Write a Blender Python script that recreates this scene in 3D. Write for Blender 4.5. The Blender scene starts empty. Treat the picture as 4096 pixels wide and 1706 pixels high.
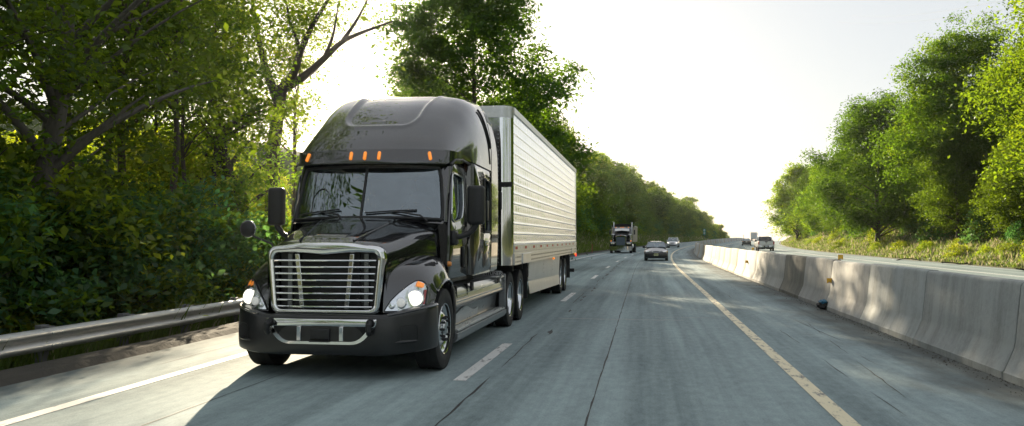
import bpy, math, random
import numpy as np
from math import sin, cos, pi, radians, sqrt, atan2
from mathutils import Vector, Matrix, Euler

SC = bpy.context.scene
COL = SC.collection
RND = random.Random(7)

# ---------------------------------------------------------------- helpers
def tag(o, label=None, cat=None, group=None, kind=None):
    if label: o['label'] = label
    if cat: o['category'] = cat
    if group: o['group'] = group
    if kind: o['kind'] = kind
    return o

def empty(name, loc=(0, 0, 0), rz=0.0):
    o = bpy.data.objects.new(name, None)
    o.empty_display_size = 0.3
    o.location = loc
    o.rotation_euler = (0, 0, rz)
    COL.objects.link(o)
    return o

def copy_tree(o, parent=None):
    c = o.copy()
    COL.objects.link(c)
    c.parent = parent
    for ch in list(o.children):
        copy_tree(ch, c)
    return c

class MB:
    """collects shapes into one mesh"""
    def __init__(self):
        self.v = []; self.f = []; self.m = []
    def add(self, vs, fs, mi=0):
        b = len(self.v)
        self.v += [tuple(map(float, p)) for p in vs]
        self.f += [tuple(b + i for i in f) for f in fs]
        self.m += [mi] * len(fs)
        return self
    def box(self, c, s, mi=0, R=None, taper=1.0, shift=(0, 0)):
        hx, hy, hz = s[0] / 2, s[1] / 2, s[2] / 2
        vs = []
        for z in (-1, 1):
            t = taper if z > 0 else 1.0
            ox, oy = (shift if z > 0 else (0, 0))
            for x, y in ((-1, -1), (1, -1), (1, 1), (-1, 1)):
                p = Vector((x * hx * t + ox, y * hy * t + oy, z * hz))
                if R is not None: p = R @ p
                vs.append((p[0] + c[0], p[1] + c[1], p[2] + c[2]))
        fs = [(3, 2, 1, 0), (4, 5, 6, 7), (0, 1, 5, 4), (1, 2, 6, 5), (2, 3, 7, 6), (3, 0, 4, 7)]
        return self.add(vs, fs, mi)
    def rbox(self, c, s, r=0.02, mi=0, R=None, n=3):
        """box with rounded vertical (z) edges and chamfered top/bottom"""
        hx, hy, hz = s[0] / 2, s[1] / 2, s[2] / 2
        r = min(r, hx * .98, hy * .98, hz * .98)
        def loop(q, z):
            out = []
            for cx, cy, a0 in ((1, 1, 0), (-1, 1, 90), (-1, -1, 180), (1, -1, 270)):
                for k in range(n + 1):
                    a = radians(a0 + 90 * k / n)
                    out.append(((hx - r) * cx + (r - q) * cos(a), (hy - r) * cy + (r - q) * sin(a), z))
            return out
        loops = []
        for k in range(n + 1):
            a = pi / 2 * k / n
            loops.append(loop(r * (1 - sin(a)) * .99, -hz + r * (1 - cos(a))))
        for k in range(n + 1):
            a = pi / 2 * (n - k) / n
            loops.append(loop(r * (1 - sin(a)) * .99, hz - r * (1 - cos(a))))
        pts = []
        for l in loops:
            for p in l:
                p = Vector(p)
                if R is not None: p = R @ p
                pts.append((p[0] + c[0], p[1] + c[1], p[2] + c[2]))
        m = len(loops[0]); fs = []
        for i in range(len(loops) - 1):
            for j in range(m):
                a, b = i * m + j, i * m + (j + 1) % m
                fs.append((a, b, b + m, a + m))
        fs.append(tuple(range(m - 1, -1, -1)))
        t = (len(loops) - 1) * m
        fs.append(tuple(range(t, t + m)))
        return self.add(pts, fs, mi)
    def tube(self, pts, r, n=8, mi=0, caps=True, squash=None):
        pts = [Vector(p) for p in pts]
        k = len(pts)
        rs = r if isinstance(r, (list, tuple)) else [r] * k
        vs = []; fs = []
        prev = None
        for i, p in enumerate(pts):
            t = (pts[min(i + 1, k - 1)] - pts[max(i - 1, 0)])
            if t.length < 1e-9: t = Vector((0, 0, 1))
            t.normalize()
            if prev is None:
                a = Vector((0, 0, 1)) if abs(t.z) < .9 else Vector((1, 0, 0))
                u = t.cross(a).normalized()
            else:
                u = (prev - t * prev.dot(t))
                u = u.normalized() if u.length > 1e-6 else t.orthogonal().normalized()
            prev = u
            w = t.cross(u)
            for j in range(n):
                a = 2 * pi * j / n
                vs.append(p + (u * cos(a) + w * sin(a)) * rs[i])
        for i in range(k - 1):
            for j in range(n):
                a, b = i * n + j, i * n + (j + 1) % n
                fs.append((a, b, b + n, a + n))
        if caps:
            fs.append(tuple(range(n - 1, -1, -1)))
            fs.append(tuple(range((k - 1) * n, k * n)))
        return self.add(vs, fs, mi)
    def lathe(self, prof, c=(0, 0, 0), axis='x', n=32, mi=0, sx=1):
        """prof: list of (r, h) along the axis"""
        vs = []; fs = []
        for r, h in prof:
            for j in range(n):
                a = 2 * pi * j / n
                if axis == 'x': p = (h * sx, r * cos(a), r * sin(a))
                elif axis == 'y': p = (r * cos(a), h * sx, r * sin(a))
                else: p = (r * cos(a), r * sin(a), h * sx)
                vs.append((p[0] + c[0], p[1] + c[1], p[2] + c[2]))
        for i in range(len(prof) - 1):
            for j in range(n):
                a, b = i * n + j, i * n + (j + 1) % n
                fs.append((a, b, b + n, a + n))
        return self.add(vs, fs, mi)
    def grid(self, P, mi=0, closed_u=False, closed_v=False):
        P = np.asarray(P, float)
        a, b = P.shape[:2]
        fs = []
        for i in range(a if closed_u else a - 1):
            for j in range(b if closed_v else b - 1):
                i2, j2 = (i + 1) % a, (j + 1) % b
                fs.append((i * b + j, i2 * b + j, i2 * b + j2, i * b + j2))
        return self.add(P.reshape(-1, 3), fs, mi)
    def loops(self, ls, mi=0, cap0=False, cap1=False, closed=True):
        m = len(ls[0]); vs = [p for l in ls for p in l]; fs = []
        for i in range(len(ls) - 1):
            for j in range(m if closed else m - 1):
                a, b = i * m + j, i * m + (j + 1) % m
                fs.append((a, b, b + m, a + m))
        if cap0: fs.append(tuple(range(m - 1, -1, -1)))
        if cap1: fs.append(tuple(range((len(ls) - 1) * m, len(ls) * m)))
        return self.add(vs, fs, mi)
    def poly(self, loop, mi=0):
        return self.add(loop, [tuple(range(len(loop)))], mi)
    def prism(self, loop, ext, mi=0):
        e = Vector(ext)
        return self.loops([[Vector(p) for p in loop], [Vector(p) + e for p in loop]], mi, True, True)
    def build(self, name, mats, parent=None, bevel=0.0, angle=35, loc=None, bseg=2):
        me = bpy.data.meshes.new(name)
        me.from_pydata(self.v, [], self.f)
        mats = mats if isinstance(mats, (list, tuple)) else [mats]
        for m in mats: me.materials.append(m)
        me.polygons.foreach_set('material_index', self.m)
        me.polygons.foreach_set('use_smooth', [True] * len(self.f))
        me.update()
        import bmesh
        bm = bmesh.new(); bm.from_mesh(me)
        bmesh.ops.recalc_face_normals(bm, faces=bm.faces[:])
        bm.to_mesh(me); bm.free()
        me.set_sharp_from_angle(angle=radians(angle))
        o = bpy.data.objects.new(name, me)
        COL.objects.link(o)
        if parent is not None: o.parent = parent
        if loc is not None: o.location = loc
        if bevel > 0:
            b = o.modifiers.new('bevel', 'BEVEL')
            b.width = bevel; b.segments = bseg; b.limit_method = 'ANGLE'; b.angle_limit = radians(40)
            b.harden_normals = False
        return o

def crom(P, n):
    """Catmull-Rom resample along axis 0"""
    P = np.asarray(P, float); k = len(P)
    t = np.linspace(0, k - 1, n)
    i = np.clip(t.astype(int), 0, k - 2); f = t - i
    pad = np.concatenate([2 * P[:1] - P[1:2], P, 2 * P[-1:] - P[-2:-1]])
    p0, p1, p2, p3 = pad[i], pad[i + 1], pad[i + 2], pad[i + 3]
    f = f.reshape((-1,) + (1,) * (P.ndim - 1))
    return .5 * ((2 * p1) + (-p0 + p2) * f + (2 * p0 - 5 * p1 + 4 * p2 - p3) * f ** 2 + (-p0 + 3 * p1 - 3 * p2 + p3) * f ** 3)

def crom_at(P, t):
    P = np.asarray(P, float); k = len(P)
    t = np.clip(np.atleast_1d(np.asarray(t, float)), 0, k - 1)
    i = np.clip(t.astype(int), 0, k - 2); f = t - i
    pad = np.concatenate([2 * P[:1] - P[1:2], P, 2 * P[-1:] - P[-2:-1]])
    f = f.reshape((-1,) + (1,) * (P.ndim - 1))
    p0, p1, p2, p3 = pad[i], pad[i + 1], pad[i + 2], pad[i + 3]
    return .5 * ((2 * p1) + (-p0 + p2) * f + (2 * p0 - 5 * p1 + 4 * p2 - p3) * f ** 2 + (-p0 + 3 * p1 - 3 * p2 + p3) * f ** 3)

def surf(ctrl, nu, nv):
    A = crom(np.asarray(ctrl, float), nu)
    return crom(A.transpose(1, 0, 2), nv).transpose(1, 0, 2)

def surf_pt(ctrl, u, v):
    """bicubic point at control coordinates (u rows, v columns)"""
    A = crom_at(np.asarray(ctrl, float), [u])[0]
    return crom_at(A, [v])[0]

def surf_n(ctrl, u, v, e=.02):
    a = surf_pt(ctrl, u + e, v) - surf_pt(ctrl, u - e, v)
    b = surf_pt(ctrl, u, v + e) - surf_pt(ctrl, u, v - e)
    n = np.cross(a, b)
    return n / (np.linalg.norm(n) + 1e-12)

def mirror_half(G):
    """G rows x cols with column 0 on x=0 -> full width"""
    G = np.asarray(G, float)
    M = G[:, :0:-1].copy(); M[..., 0] *= -1
    return np.concatenate([M, G], 1)

def rrect(x0, x1, y0, y1, r, n=4):
    out = []
    for cx, cy, a0 in ((x1 - r, y1 - r, 0), (x0 + r, y1 - r, 90), (x0 + r, y0 + r, 180), (x1 - r, y0 + r, 270)):
        for k in range(n + 1):
            a = radians(a0 + 90 * k / n)
            out.append((cx + r * cos(a), cy + r * sin(a)))
    return out

def round_poly(pts, r, n=4):
    """2D polygon with rounded corners; r scalar or list"""
    out = []; k = len(pts)
    rs = r if isinstance(r, (list, tuple)) else [r] * k
    for i in range(k):
        p = Vector(pts[i]); a = Vector(pts[i - 1]) - p; b = Vector(pts[(i + 1) % k]) - p
        d = min(rs[i], a.length * .49, b.length * .49)
        pa, pb = p + a.normalized() * d, p + b.normalized() * d
        for j in range(n + 1):
            t = j / n
            out.append(tuple((1 - t) ** 2 * pa + 2 * t * (1 - t) * p + t * t * pb))
    return out

def inset(loop, d):
    """offset a 2D loop towards its centroid side (convex-ish loops)"""
    k = len(loop); out = []
    area = sum(loop[i - 1][0] * loop[i][1] - loop[i][0] * loop[i - 1][1] for i in range(k))
    sgn = 1 if area > 0 else -1
    for i in range(k):
        t = Vector(loop[(i + 1) % k]) - Vector(loop[i - 1])
        t.normalize()
        out.append((loop[i][0] - t.y * d * sgn, loop[i][1] + t.x * d * sgn))
    return out

# ---------------------------------------------------------------- materials
MATS = {}
def _new(name):
    m = bpy.data.materials.new(name); m.use_nodes = True
    nt = m.node_tree; nt.nodes.clear()
    out = nt.nodes.new('ShaderNodeOutputMaterial')
    return m, nt, out

def N(nt, t, **kw):
    n = nt.nodes.new(t)
    for k, v in kw.items():
        if k in n.inputs: n.inputs[k].default_value = v
        else: setattr(n, k, v)
    return n

def pm(name, col, rough=.5, metal=0., noise=0.12, scale=4., coat=0., bump=0., spec=.5, rvar=.12, emit=None, estr=0., sheenx=None, coords='Object', stretch=(1, 1, 1), crough=.03, cior=1.5):
    """principled material with procedural mottling of colour and gloss"""
    m, nt, out = _new(name)
    p = N(nt, 'ShaderNodeBsdfPrincipled')
    p.inputs['Metallic'].default_value = metal
    p.inputs['Specular IOR Level'].default_value = spec
    p.inputs['Coat Weight'].default_value = coat
    p.inputs['Coat Roughness'].default_value = crough
    p.inputs['Coat IOR'].default_value = cior
    tc = N(nt, 'ShaderNodeTexCoord'); mp = N(nt, 'ShaderNodeMapping')
    mp.inputs['Scale'].default_value = stretch
    nt.links.new(tc.outputs[coords], mp.inputs[0])
    no = N(nt, 'ShaderNodeTexNoise', Scale=scale, Detail=6., Roughness=.6)
    nt.links.new(mp.outputs[0], no.inputs['Vector'])
    rmp = N(nt, 'ShaderNodeMapRange')
    rmp.inputs[1].default_value = .3; rmp.inputs[2].default_value = .7
    rmp.inputs[3].default_value = 1 - noise; rmp.inputs[4].default_value = 1 + noise
    nt.links.new(no.outputs[0], rmp.inputs[0])
    mul = N(nt, 'ShaderNodeMix', data_type='RGBA', blend_type='MULTIPLY')
    mul.inputs[0].default_value = 1
    mul.inputs[6].default_value = (*col, 1)
    nt.links.new(rmp.outputs[0], mul.inputs[7])
    nt.links.new(mul.outputs[2], p.inputs['Base Color'])
    rr = N(nt, 'ShaderNodeMapRange')
    rr.inputs[1].default_value = .3; rr.inputs[2].default_value = .7
    rr.inputs[3].default_value = rough * (1 - rvar); rr.inputs[4].default_value = min(1, rough * (1 + rvar))
    nt.links.new(no.outputs[0], rr.inputs[0])
    nt.links.new(rr.outputs[0], p.inputs['Roughness'])
    if bump > 0:
        b = N(nt, 'ShaderNodeBump', Strength=bump, Distance=.02)
        n2 = N(nt, 'ShaderNodeTexNoise', Scale=scale * 8, Detail=4.)
        nt.links.new(mp.outputs[0], n2.inputs['Vector'])
        nt.links.new(n2.outputs[0], b.inputs['Height'])
        nt.links.new(b.outputs[0], p.inputs['Normal'])
    if emit:
        p.inputs['Emission Color'].default_value = (*emit, 1)
        p.inputs['Emission Strength'].default_value = estr
    nt.links.new(p.outputs[0], out.inputs[0])
    MATS[name] = m
    return m

def glass(name, tint=(.55, .62, .6), rough=.0, base_mix=.0, base=(.02, .025, .03), f0=.25):
    """thin sheet: tinted see-through with a fresnel mirror, optionally a dark film"""
    m, nt, out = _new(name)
    tr = N(nt, 'ShaderNodeBsdfTransparent'); tr.inputs[0].default_value = (*tint, 1)
    gl = N(nt, 'ShaderNodeBsdfGlossy'); gl.inputs['Roughness'].default_value = rough
    gl.inputs[0].default_value = (.82, .93, 1, 1)
    ge = N(nt, 'ShaderNodeNewGeometry')
    dt = N(nt, 'ShaderNodeVectorMath', operation='DOT_PRODUCT'); nt.links.new(ge.outputs['Normal'], dt.inputs[0]); nt.links.new(ge.outputs['Incoming'], dt.inputs[1])
    ab = N(nt, 'ShaderNodeMath', operation='ABSOLUTE'); nt.links.new(dt.outputs['Value'], ab.inputs[0])
    om = N(nt, 'ShaderNodeMath', operation='SUBTRACT'); om.inputs[0].default_value = 1.; nt.links.new(ab.outputs[0], om.inputs[1])
    pw = N(nt, 'ShaderNodeMath', operation='POWER'); nt.links.new(om.outputs[0], pw.inputs[0]); pw.inputs[1].default_value = 5.
    lw = N(nt, 'ShaderNodeMath', operation='MULTIPLY_ADD'); nt.links.new(pw.outputs[0], lw.inputs[0]); lw.inputs[1].default_value = 1 - f0; lw.inputs[2].default_value = f0
    no = N(nt, 'ShaderNodeTexNoise', Scale=6., Detail=4.)
    mr = N(nt, 'ShaderNodeMapRange'); mr.inputs[3].default_value = .85; mr.inputs[4].default_value = 1.15
    nt.links.new(no.outputs[0], mr.inputs[0])
    mu = N(nt, 'ShaderNodeMath', operation='MULTIPLY'); nt.links.new(lw.outputs[0], mu.inputs[0]); nt.links.new(mr.outputs[0], mu.inputs[1])
    mx = N(nt, 'ShaderNodeMixShader')
    first = tr.outputs[0]
    if base_mix > 0:
        df = N(nt, 'ShaderNodeBsdfDiffuse'); df.inputs[0].default_value = (*base, 1)
        m0 = N(nt, 'ShaderNodeMixShader'); m0.inputs[0].default_value = base_mix
        nt.links.new(tr.outputs[0], m0.inputs[1]); nt.links.new(df.outputs[0], m0.inputs[2])
        first = m0.outputs[0]
    nt.links.new(mu.outputs[0], mx.inputs[0])
    nt.links.new(first, mx.inputs[1]); nt.links.new(gl.outputs[0], mx.inputs[2])
    nt.links.new(mx.outputs[0], out.inputs[0])
    MATS[name] = m
    return m

def leafmat(name, col, trans, tw=.5, spread=.35):
    m, nt, out = _new(name)
    at = N(nt, 'ShaderNodeAttribute', attribute_name='tone')
    mr = N(nt, 'ShaderNodeMapRange'); mr.inputs[3].default_value = 1 - spread; mr.inputs[4].default_value = 1 + spread
    nt.links.new(at.outputs['Fac'], mr.inputs[0])
    oi = N(nt, 'ShaderNodeObjectInfo')
    hs = N(nt, 'ShaderNodeHueSaturation')
    h2 = N(nt, 'ShaderNodeMapRange'); h2.inputs[3].default_value = .485; h2.inputs[4].default_value = .515
    nt.links.new(oi.outputs['Random'], h2.inputs[0])
    v2 = N(nt, 'ShaderNodeMapRange'); v2.inputs[3].default_value = .78; v2.inputs[4].default_value = 1.3
    rm2 = N(nt, 'ShaderNodeMath', operation='FRACT'); rm1 = N(nt, 'ShaderNodeMath', operation='MULTIPLY'); rm1.inputs[1].default_value = 17.3
    nt.links.new(oi.outputs['Random'], rm1.inputs[0]); nt.links.new(rm1.outputs[0], rm2.inputs[0]); nt.links.new(rm2.outputs[0], v2.inputs[0])
    def shade(c, sh):
        mu = N(nt, 'ShaderNodeMix', data_type='RGBA', blend_type='MULTIPLY'); mu.inputs[0].default_value = 1
        mu.inputs[6].default_value = (*c, 1); nt.links.new(mr.outputs[0], mu.inputs[7])
        hs = N(nt, 'ShaderNodeHueSaturation'); nt.links.new(h2.outputs[0], hs.inputs['Hue'])
        nt.links.new(mu.outputs[2], hs.inputs['Color']); nt.links.new(v2.outputs[0], hs.inputs['Value'])
        nt.links.new(hs.outputs[0], sh.inputs[0])
        return sh
    d = shade(col, N(nt, 'ShaderNodeBsdfDiffuse'))
    t = shade(trans, N(nt, 'ShaderNodeBsdfTranslucent'))
    g = N(nt, 'ShaderNodeBsdfGlossy'); g.inputs['Roughness'].default_value = .45; g.inputs[0].default_value = (.8, .9, .8, 1)
    a = N(nt, 'ShaderNodeMixShader'); a.inputs[0].default_value = tw
    nt.links.new(d.outputs[0], a.inputs[1]); nt.links.new(t.outputs[0], a.inputs[2])
    b = N(nt, 'ShaderNodeMixShader'); b.inputs[0].default_value = .025
    nt.links.new(a.outputs[0], b.inputs[1]); nt.links.new(g.outputs[0], b.inputs[2])
    nt.links.new(b.outputs[0], out.inputs[0])
    MATS[name] = m
    return m

pm('black_paint', (.005, .005, .0065), .33, 0, .2, 3, coat=1., crough=.03, rvar=.25, spec=.12, cior=1.95)
pm('black_plastic', (.012, .012, .013), .5, 0, .25, 5, rvar=.2)
pm('satin_black', (.008, .008, .009), .32, 0, .2, 4, coat=.35, crough=.2)
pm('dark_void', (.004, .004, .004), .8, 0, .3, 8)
pm('chrome', (.78, .78, .78), .06, 1., .05, 6, rvar=.5)
pm('dull_chrome', (.55, .56, .57), .2, 1., .12, 6, rvar=.4)
pm('brushed', (.62, .63, .63), .34, .7, .15, 14, rvar=.3, stretch=(1, .2, 1))
pm('rim_metal', (.72, .73, .75), .16, 1., .08, 9, rvar=.4)
pm('grey_paint', (.20, .21, .215), .3, .45, .15, 4, coat=.5, crough=.1)
pm('tyre', (.014, .014, .014), .75, 0, .3, 9, bump=.15)
pm('amber', (.8, .22, .02), .2, 0, .15, 20, coat=.8, emit=(1., .3, .03), estr=.18)
pm('amber_dull', (.75, .25, .02), .3, 0, .15, 20, coat=.5)
pm('red_lens', (.5, .015, .01), .2, 0, .15, 20, coat=.8)
pm('red_lit', (.6, .02, .02), .2, 0, .1, 20, coat=.8, emit=(1, .05, .03), estr=.3)
pm('lamp_lit', (.9, .88, .8), .2, 0, .05, 20, emit=(1, .93, .78), estr=.5)
pm('lamp_dim', (.85, .85, .82), .15, 0, .05, 20, emit=(1, .95, .85), estr=.06)
pm('reflector', (.85, .85, .86), .08, 1., .1, 30)
pm('white_plastic', (.75, .75, .74), .4, 0, .06, 5)
pm('tape_red', (.5, .05, .03), .5, 0, .2, 10)
pm('interior', (.03, .031, .034), .8, 0, .2, 5)
pm('seat_cloth', (.06, .062, .066), .9, 0, .2, 8)
glass('windscreen', (.26, .32, .34))
glass('side_glass', (.16, .19, .19))
glass('lens_glass', (.93, .94, .95), f0=.05)
# ---------------------------------------------------------------- road alignment
R_CURVE, S0, S1 = 1140., 40., 220.
def off(s):
    s = np.asarray(s, float)
    a = np.clip(s - S0, 0, S1 - S0)
    o = a * a / (2 * R_CURVE)
    return o + np.clip(s - S1, 0, None) * (S1 - S0) / R_CURVE
def heading(s):
    return np.clip(np.asarray(s, float) - S0, 0, S1 - S0) / R_CURVE
def sstep(a, b, x):
    t = np.clip((np.asarray(x, float) - a) / (b - a), 0, 1)
    return t * t * (3 - 2 * t)
def zroad(s):
    s = np.asarray(s, float)
    z = .8 * sstep(110, 330, s)
    e = np.clip(s - 330, 0, 240)
    return z - e * e / 4200. - np.clip(s - 570, 0, None) * .01
def XY(s, d):
    h = heading(s)
    return off(s) + d * np.cos(h), np.asarray(s, float) - d * np.sin(h)
EL, ER = -6.95, 19.2
def hterr(s, d):
    """ground height beside and under the road"""
    s = np.asarray(s, float); d = np.asarray(d, float)
    zr = zroad(s)
    e = np.clip(EL - d, 0, None)
    near = np.interp(e, [0, .15, .9, 1.5, 3, 7, 14, 40, 200], [-.03, .05, .02, -.22, -.55, -.55, -.2, .5, 2.])
    far = np.interp(e, [0, .7, 1.5, 5, 9, 20, 45, 200], [-.02, -.02, .1, 3.2, 5.0, 8.5, 13.5, 16.])
    far = far * (1 - .45 * sstep(230, 420, s))
    w = sstep(42, 66, s)
    left = near * (1 - w) + far * w
    e2 = np.clip(d - ER, 0, None)
    nr = np.interp(e2, [0, .5, 1.5, 7, 12, 40, 200], [-.02, -.02, .12, 1.35, 2.0, 3.5, 8.])
    fr = np.interp(e2, [0, .5, 1.5, 6, 12, 40, 200], [-.02, -.02, .25, 2.5, 4.6, 8., 14.])
    w2 = sstep(40, 150, s)
    right = nr * (1 - w2) + fr * w2
    right = right * (1 - .8 * sstep(250, 420, s))
    h = np.where(d < EL, left, np.where(d > ER, right, -.06))
    bump = .10 * np.sin(s * .9 + d * 1.7) * np.sin(s * .37 - d * .9) + .07 * np.sin(s * 2.1 - d * 2.6)
    bw = np.clip((np.maximum(EL - d, d - ER) - 1.5) / 3., 0, 1)
    return zr + h + bump * bw
def P3(s, d, dz=0.):
    x, y = XY(s, d)
    return (float(x), float(y), float(hterr(s, d) if (d < EL or d > ER) else zroad(s)) + dz)

def vec_attr(me, name, arr):
    a = me.attributes.new(name, 'FLOAT_VECTOR', 'POINT')
    a.data.foreach_set('vector', np.asarray(arr, np.float32).ravel())

def sheet(name, S, D, zf, mat, dz=0.):
    S = np.asarray(S, float); D = np.asarray(D, float)
    ss, dd = np.meshgrid(S, D, indexing='ij')
    x, y = XY(ss, dd)
    z = zf(ss, dd) + dz
    P = np.stack([x, y, z], -1)
    a, b = P.shape[:2]
    me = bpy.data.meshes.new(name)
    idx = np.arange(a * b).reshape(a, b)
    q = np.stack([idx[:-1, :-1], idx[:-1, 1:], idx[1:, 1:], idx[1:, :-1]], -1).reshape(-1, 4)
    me.vertices.add(a * b); me.vertices.foreach_set('co', P.reshape(-1, 3).ravel())
    me.loops.add(q.size); me.loops.foreach_set('vertex_index', q.ravel())
    me.polygons.add(len(q)); me.polygons.foreach_set('loop_start', np.arange(0, q.size, 4))
    me.update(); me.validate()
    me.polygons.foreach_set('use_smooth', [True] * len(q))
    vec_attr(me, 'road', np.stack([dd, ss, np.zeros_like(ss)], -1).reshape(-1, 3))
    me.materials.append(mat)
    o = bpy.data.objects.new(name, me); COL.objects.link(o)
    o['kind'] = 'structure'
    return o

# ---- materials of the setting
def road_material():
    m, nt, out = _new('pavement')
    L = nt.links.new
    p = N(nt, 'ShaderNodeBsdfPrincipled')
    at = N(nt, 'ShaderNodeAttribute', attribute_name='road')
    sep = N(nt, 'ShaderNodeSeparateXYZ'); L(at.outputs['Vector'], sep.inputs[0])
    def mapped(sc):
        mp = N(nt, 'ShaderNodeMapping'); mp.inputs['Scale'].default_value = sc
        L(at.outputs['Vector'], mp.inputs[0]); return mp.outputs[0]
    def noise(sc, scale, det=5., rough=.6):
        n = N(nt, 'ShaderNodeTexNoise', Scale=scale, Detail=det, Roughness=rough); L(mapped(sc), n.inputs['Vector']); return n.outputs[0]
    def rng(v, a, b, c, d):
        r = N(nt, 'ShaderNodeMapRange'); r.inputs[1].default_value = a; r.inputs[2].default_value = b
        r.inputs[3].default_value = c; r.inputs[4].default_value = d; L(v, r.inputs[0]); return r.outputs[0]
    def math(op, a, b=None):
        n = N(nt, 'ShaderNodeMath', operation=op)
        for i, v in enumerate((a, b)):
            if v is None: continue
            if isinstance(v, (int, float)): n.inputs[i].default_value = v
            else: L(v, n.inputs[i])
        return n.outputs[0]
    streak = noise((2.2, .05, 1), 1., 6., .65)      # wear drawn out along the lanes
    patch = noise((.5, .16, 1), .6, 4.)
    speck = noise((1, 1, 1), 55., 3., .7)
    fleck = noise((1, .5, 1), 9., 5., .7)
    # wheel tracks: two per lane, slightly polished
    tr = math('SINE', math('MULTIPLY', math('SUBTRACT', sep.outputs[0], -3.05), 2 * math_pi / 1.83))
    v = math('ADD', rng(streak, .3, .7, -.28, .28), rng(patch, .3, .7, -.16, .16))
    v = math('ADD', v, rng(speck, .3, .7, -.16, .16))
    v = math('ADD', v, rng(fleck, .35, .7, -.12, .12))
    v = math('ADD', v, math('MULTIPLY', tr, .085))
    cr = N(nt, 'ShaderNodeValToRGB')
    e = cr.color_ramp.elements
    e[0].position = 0; e[0].color = (.115, .146, .152, 1)
    e[1].position = 1; e[1].color = (.39, .48, .49, 1)
    L(rng(v, -.5, .5, 0, 1), cr.inputs[0])
    # dirt: shoulders next to the median wall and at the left edge
    dirt = N(nt, 'ShaderNodeMix', data_type='RGBA', blend_type='MIX')
    dm = rng(math('ADD', sep.outputs[0], rng(noise((1, .4, 1), 1.4, 5.), .3, .7, -.5, .5)), 2.9, 4.0, 0, .75)
    dm2 = rng(math('ADD', sep.outputs[0], rng(noise((1, .4, 1), 1.4, 5.), .3, .7, -.4, .4)), -5.9, -7.0, 0, .6)
    lt = math('LESS_THAN', sep.outputs[0], 4.45)
    dsum = math('ADD', math('MULTIPLY', dm, lt), dm2)
    L(dsum, dirt.inputs[0]); L(cr.outputs[0], dirt.inputs[6]); dirt.inputs[7].default_value = (.10, .095, .085, 1)
    L(dirt.outputs[2], p.inputs['Base Color'])
    L(rng(v, -.5, .5, .84, .70), p.inputs['Roughness'])
    p.inputs['Specular IOR Level'].default_value = .05
    b = N(nt, 'ShaderNodeBump', Strength=.22, Distance=.01)
    L(math('ADD', speck, math('MULTIPLY', fleck, .6)), b.inputs['Height']); L(b.outputs[0], p.inputs['Normal'])
    L(p.outputs[0], out.inputs[0])
    MATS['pavement'] = m
    return m
math_pi = pi
road_material()

def ground_material():
    m, nt, out = _new('verge_soil')
    L = nt.links.new
    p = N(nt, 'ShaderNodeBsdfPrincipled', Roughness=.95)
    at = N(nt, 'ShaderNodeAttribute', attribute_name='road')
    n1 = N(nt, 'ShaderNodeTexNoise', Scale=.35, Detail=7., Roughness=.65); L(at.outputs['Vector'], n1.inputs['Vector'])
    n2 = N(nt, 'ShaderNodeTexNoise', Scale=3.5, Detail=6., Roughness=.7); L(at.outputs['Vector'], n2.inputs['Vector'])
    cr = N(nt, 'ShaderNodeValToRGB'); e = cr.color_ramp.elements
    e[0].position = .36; e[0].color = (.028, .045, .010, 1)
    e[1].position = .64; e[1].color = (.085, .10, .028, 1)
    ad = N(nt, 'ShaderNodeMix', data_type='FLOAT'); ad.inputs[0].default_value = .5
    L(n1.outputs[0], ad.inputs[2]); L(n2.outputs[0], ad.inputs[3]); L(ad.outputs[0], cr.inputs[0])
    # gravelly strip hugging the pavement
    sep = N(nt, 'ShaderNodeSeparateXYZ'); L(at.outputs['Vector'], sep.inputs[0])
    def rng(v, a, b):
        r = N(nt, 'ShaderNodeMapRange'); r.inputs[1].default_value = a; r.inputs[2].default_value = b; L(v, r.inputs[0]); return r.outputs[0]
    wob = N(nt, 'ShaderNodeMath', operation='MULTIPLY_ADD'); L(n2.outputs[0], wob.inputs[0]); wob.inputs[1].default_value = .9; L(sep.outputs[0], wob.inputs[2])
    a = rng(wob.outputs[0], -7.9, -7.3); b = rng(wob.outputs[0], 20.5, 19.9)
    mn = N(nt, 'ShaderNodeMath', operation='MINIMUM'); L(a, mn.inputs[0]); L(b, mn.inputs[1])
    mx = N(nt, 'ShaderNodeMix', data_type='RGBA'); L(mn.outputs[0], mx.inputs[0]); L(cr.outputs[0], mx.inputs[6]); mx.inputs[7].default_value = (.055, .05, .043, 1)
    L(mx.outputs[2], p.inputs['Base Color'])
    bp = N(nt, 'ShaderNodeBump', Strength=.8, Distance=.08); L(n2.outputs[0], bp.inputs['Height']); L(bp.outputs[0], p.inputs['Normal'])
    L(p.outputs[0], out.inputs[0]); MATS['verge_soil'] = m
ground_material()

def paint_material(name, col, wear):
    m, nt, out = _new(name); L = nt.links.new
    p = N(nt, 'ShaderNodeBsdfPrincipled', Roughness=.6)
    at = N(nt, 'ShaderNodeAttribute', attribute_name='road')
    mp = N(nt, 'ShaderNodeMapping'); mp.inputs['Scale'].default_value = (3, .9, 1); L(at.outputs['Vector'], mp.inputs[0])
    n = N(nt, 'ShaderNodeTexNoise', Scale=3., Detail=8., Roughness=.72); L(mp.outputs[0], n.inputs['Vector'])
    cr = N(nt, 'ShaderNodeValToRGB'); e = cr.color_ramp.elements
    e[0].position = wear - .06; e[0].color = (.15, .148, .14, 1)
    e[1].position = wear + .03; e[1].color = (*col, 1)
    L(n.outputs[0], cr.inputs[0]); L(cr.outputs[0], p.inputs['Base Color']); L(p.outputs[0], out.inputs[0])
    MATS[name] = m
paint_material('white_paint', (.72, .71, .68), .40)
paint_material('dash_paint', (.70, .70, .68), .44)
paint_material('yellow_paint', (.70, .62, .42), .45)
pm('crack_tar', (.018, .018, .018), .7, 0, .3, 6)
pm('pale_seal', (.36, .355, .34), .7, 0, .25, 7)

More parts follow.
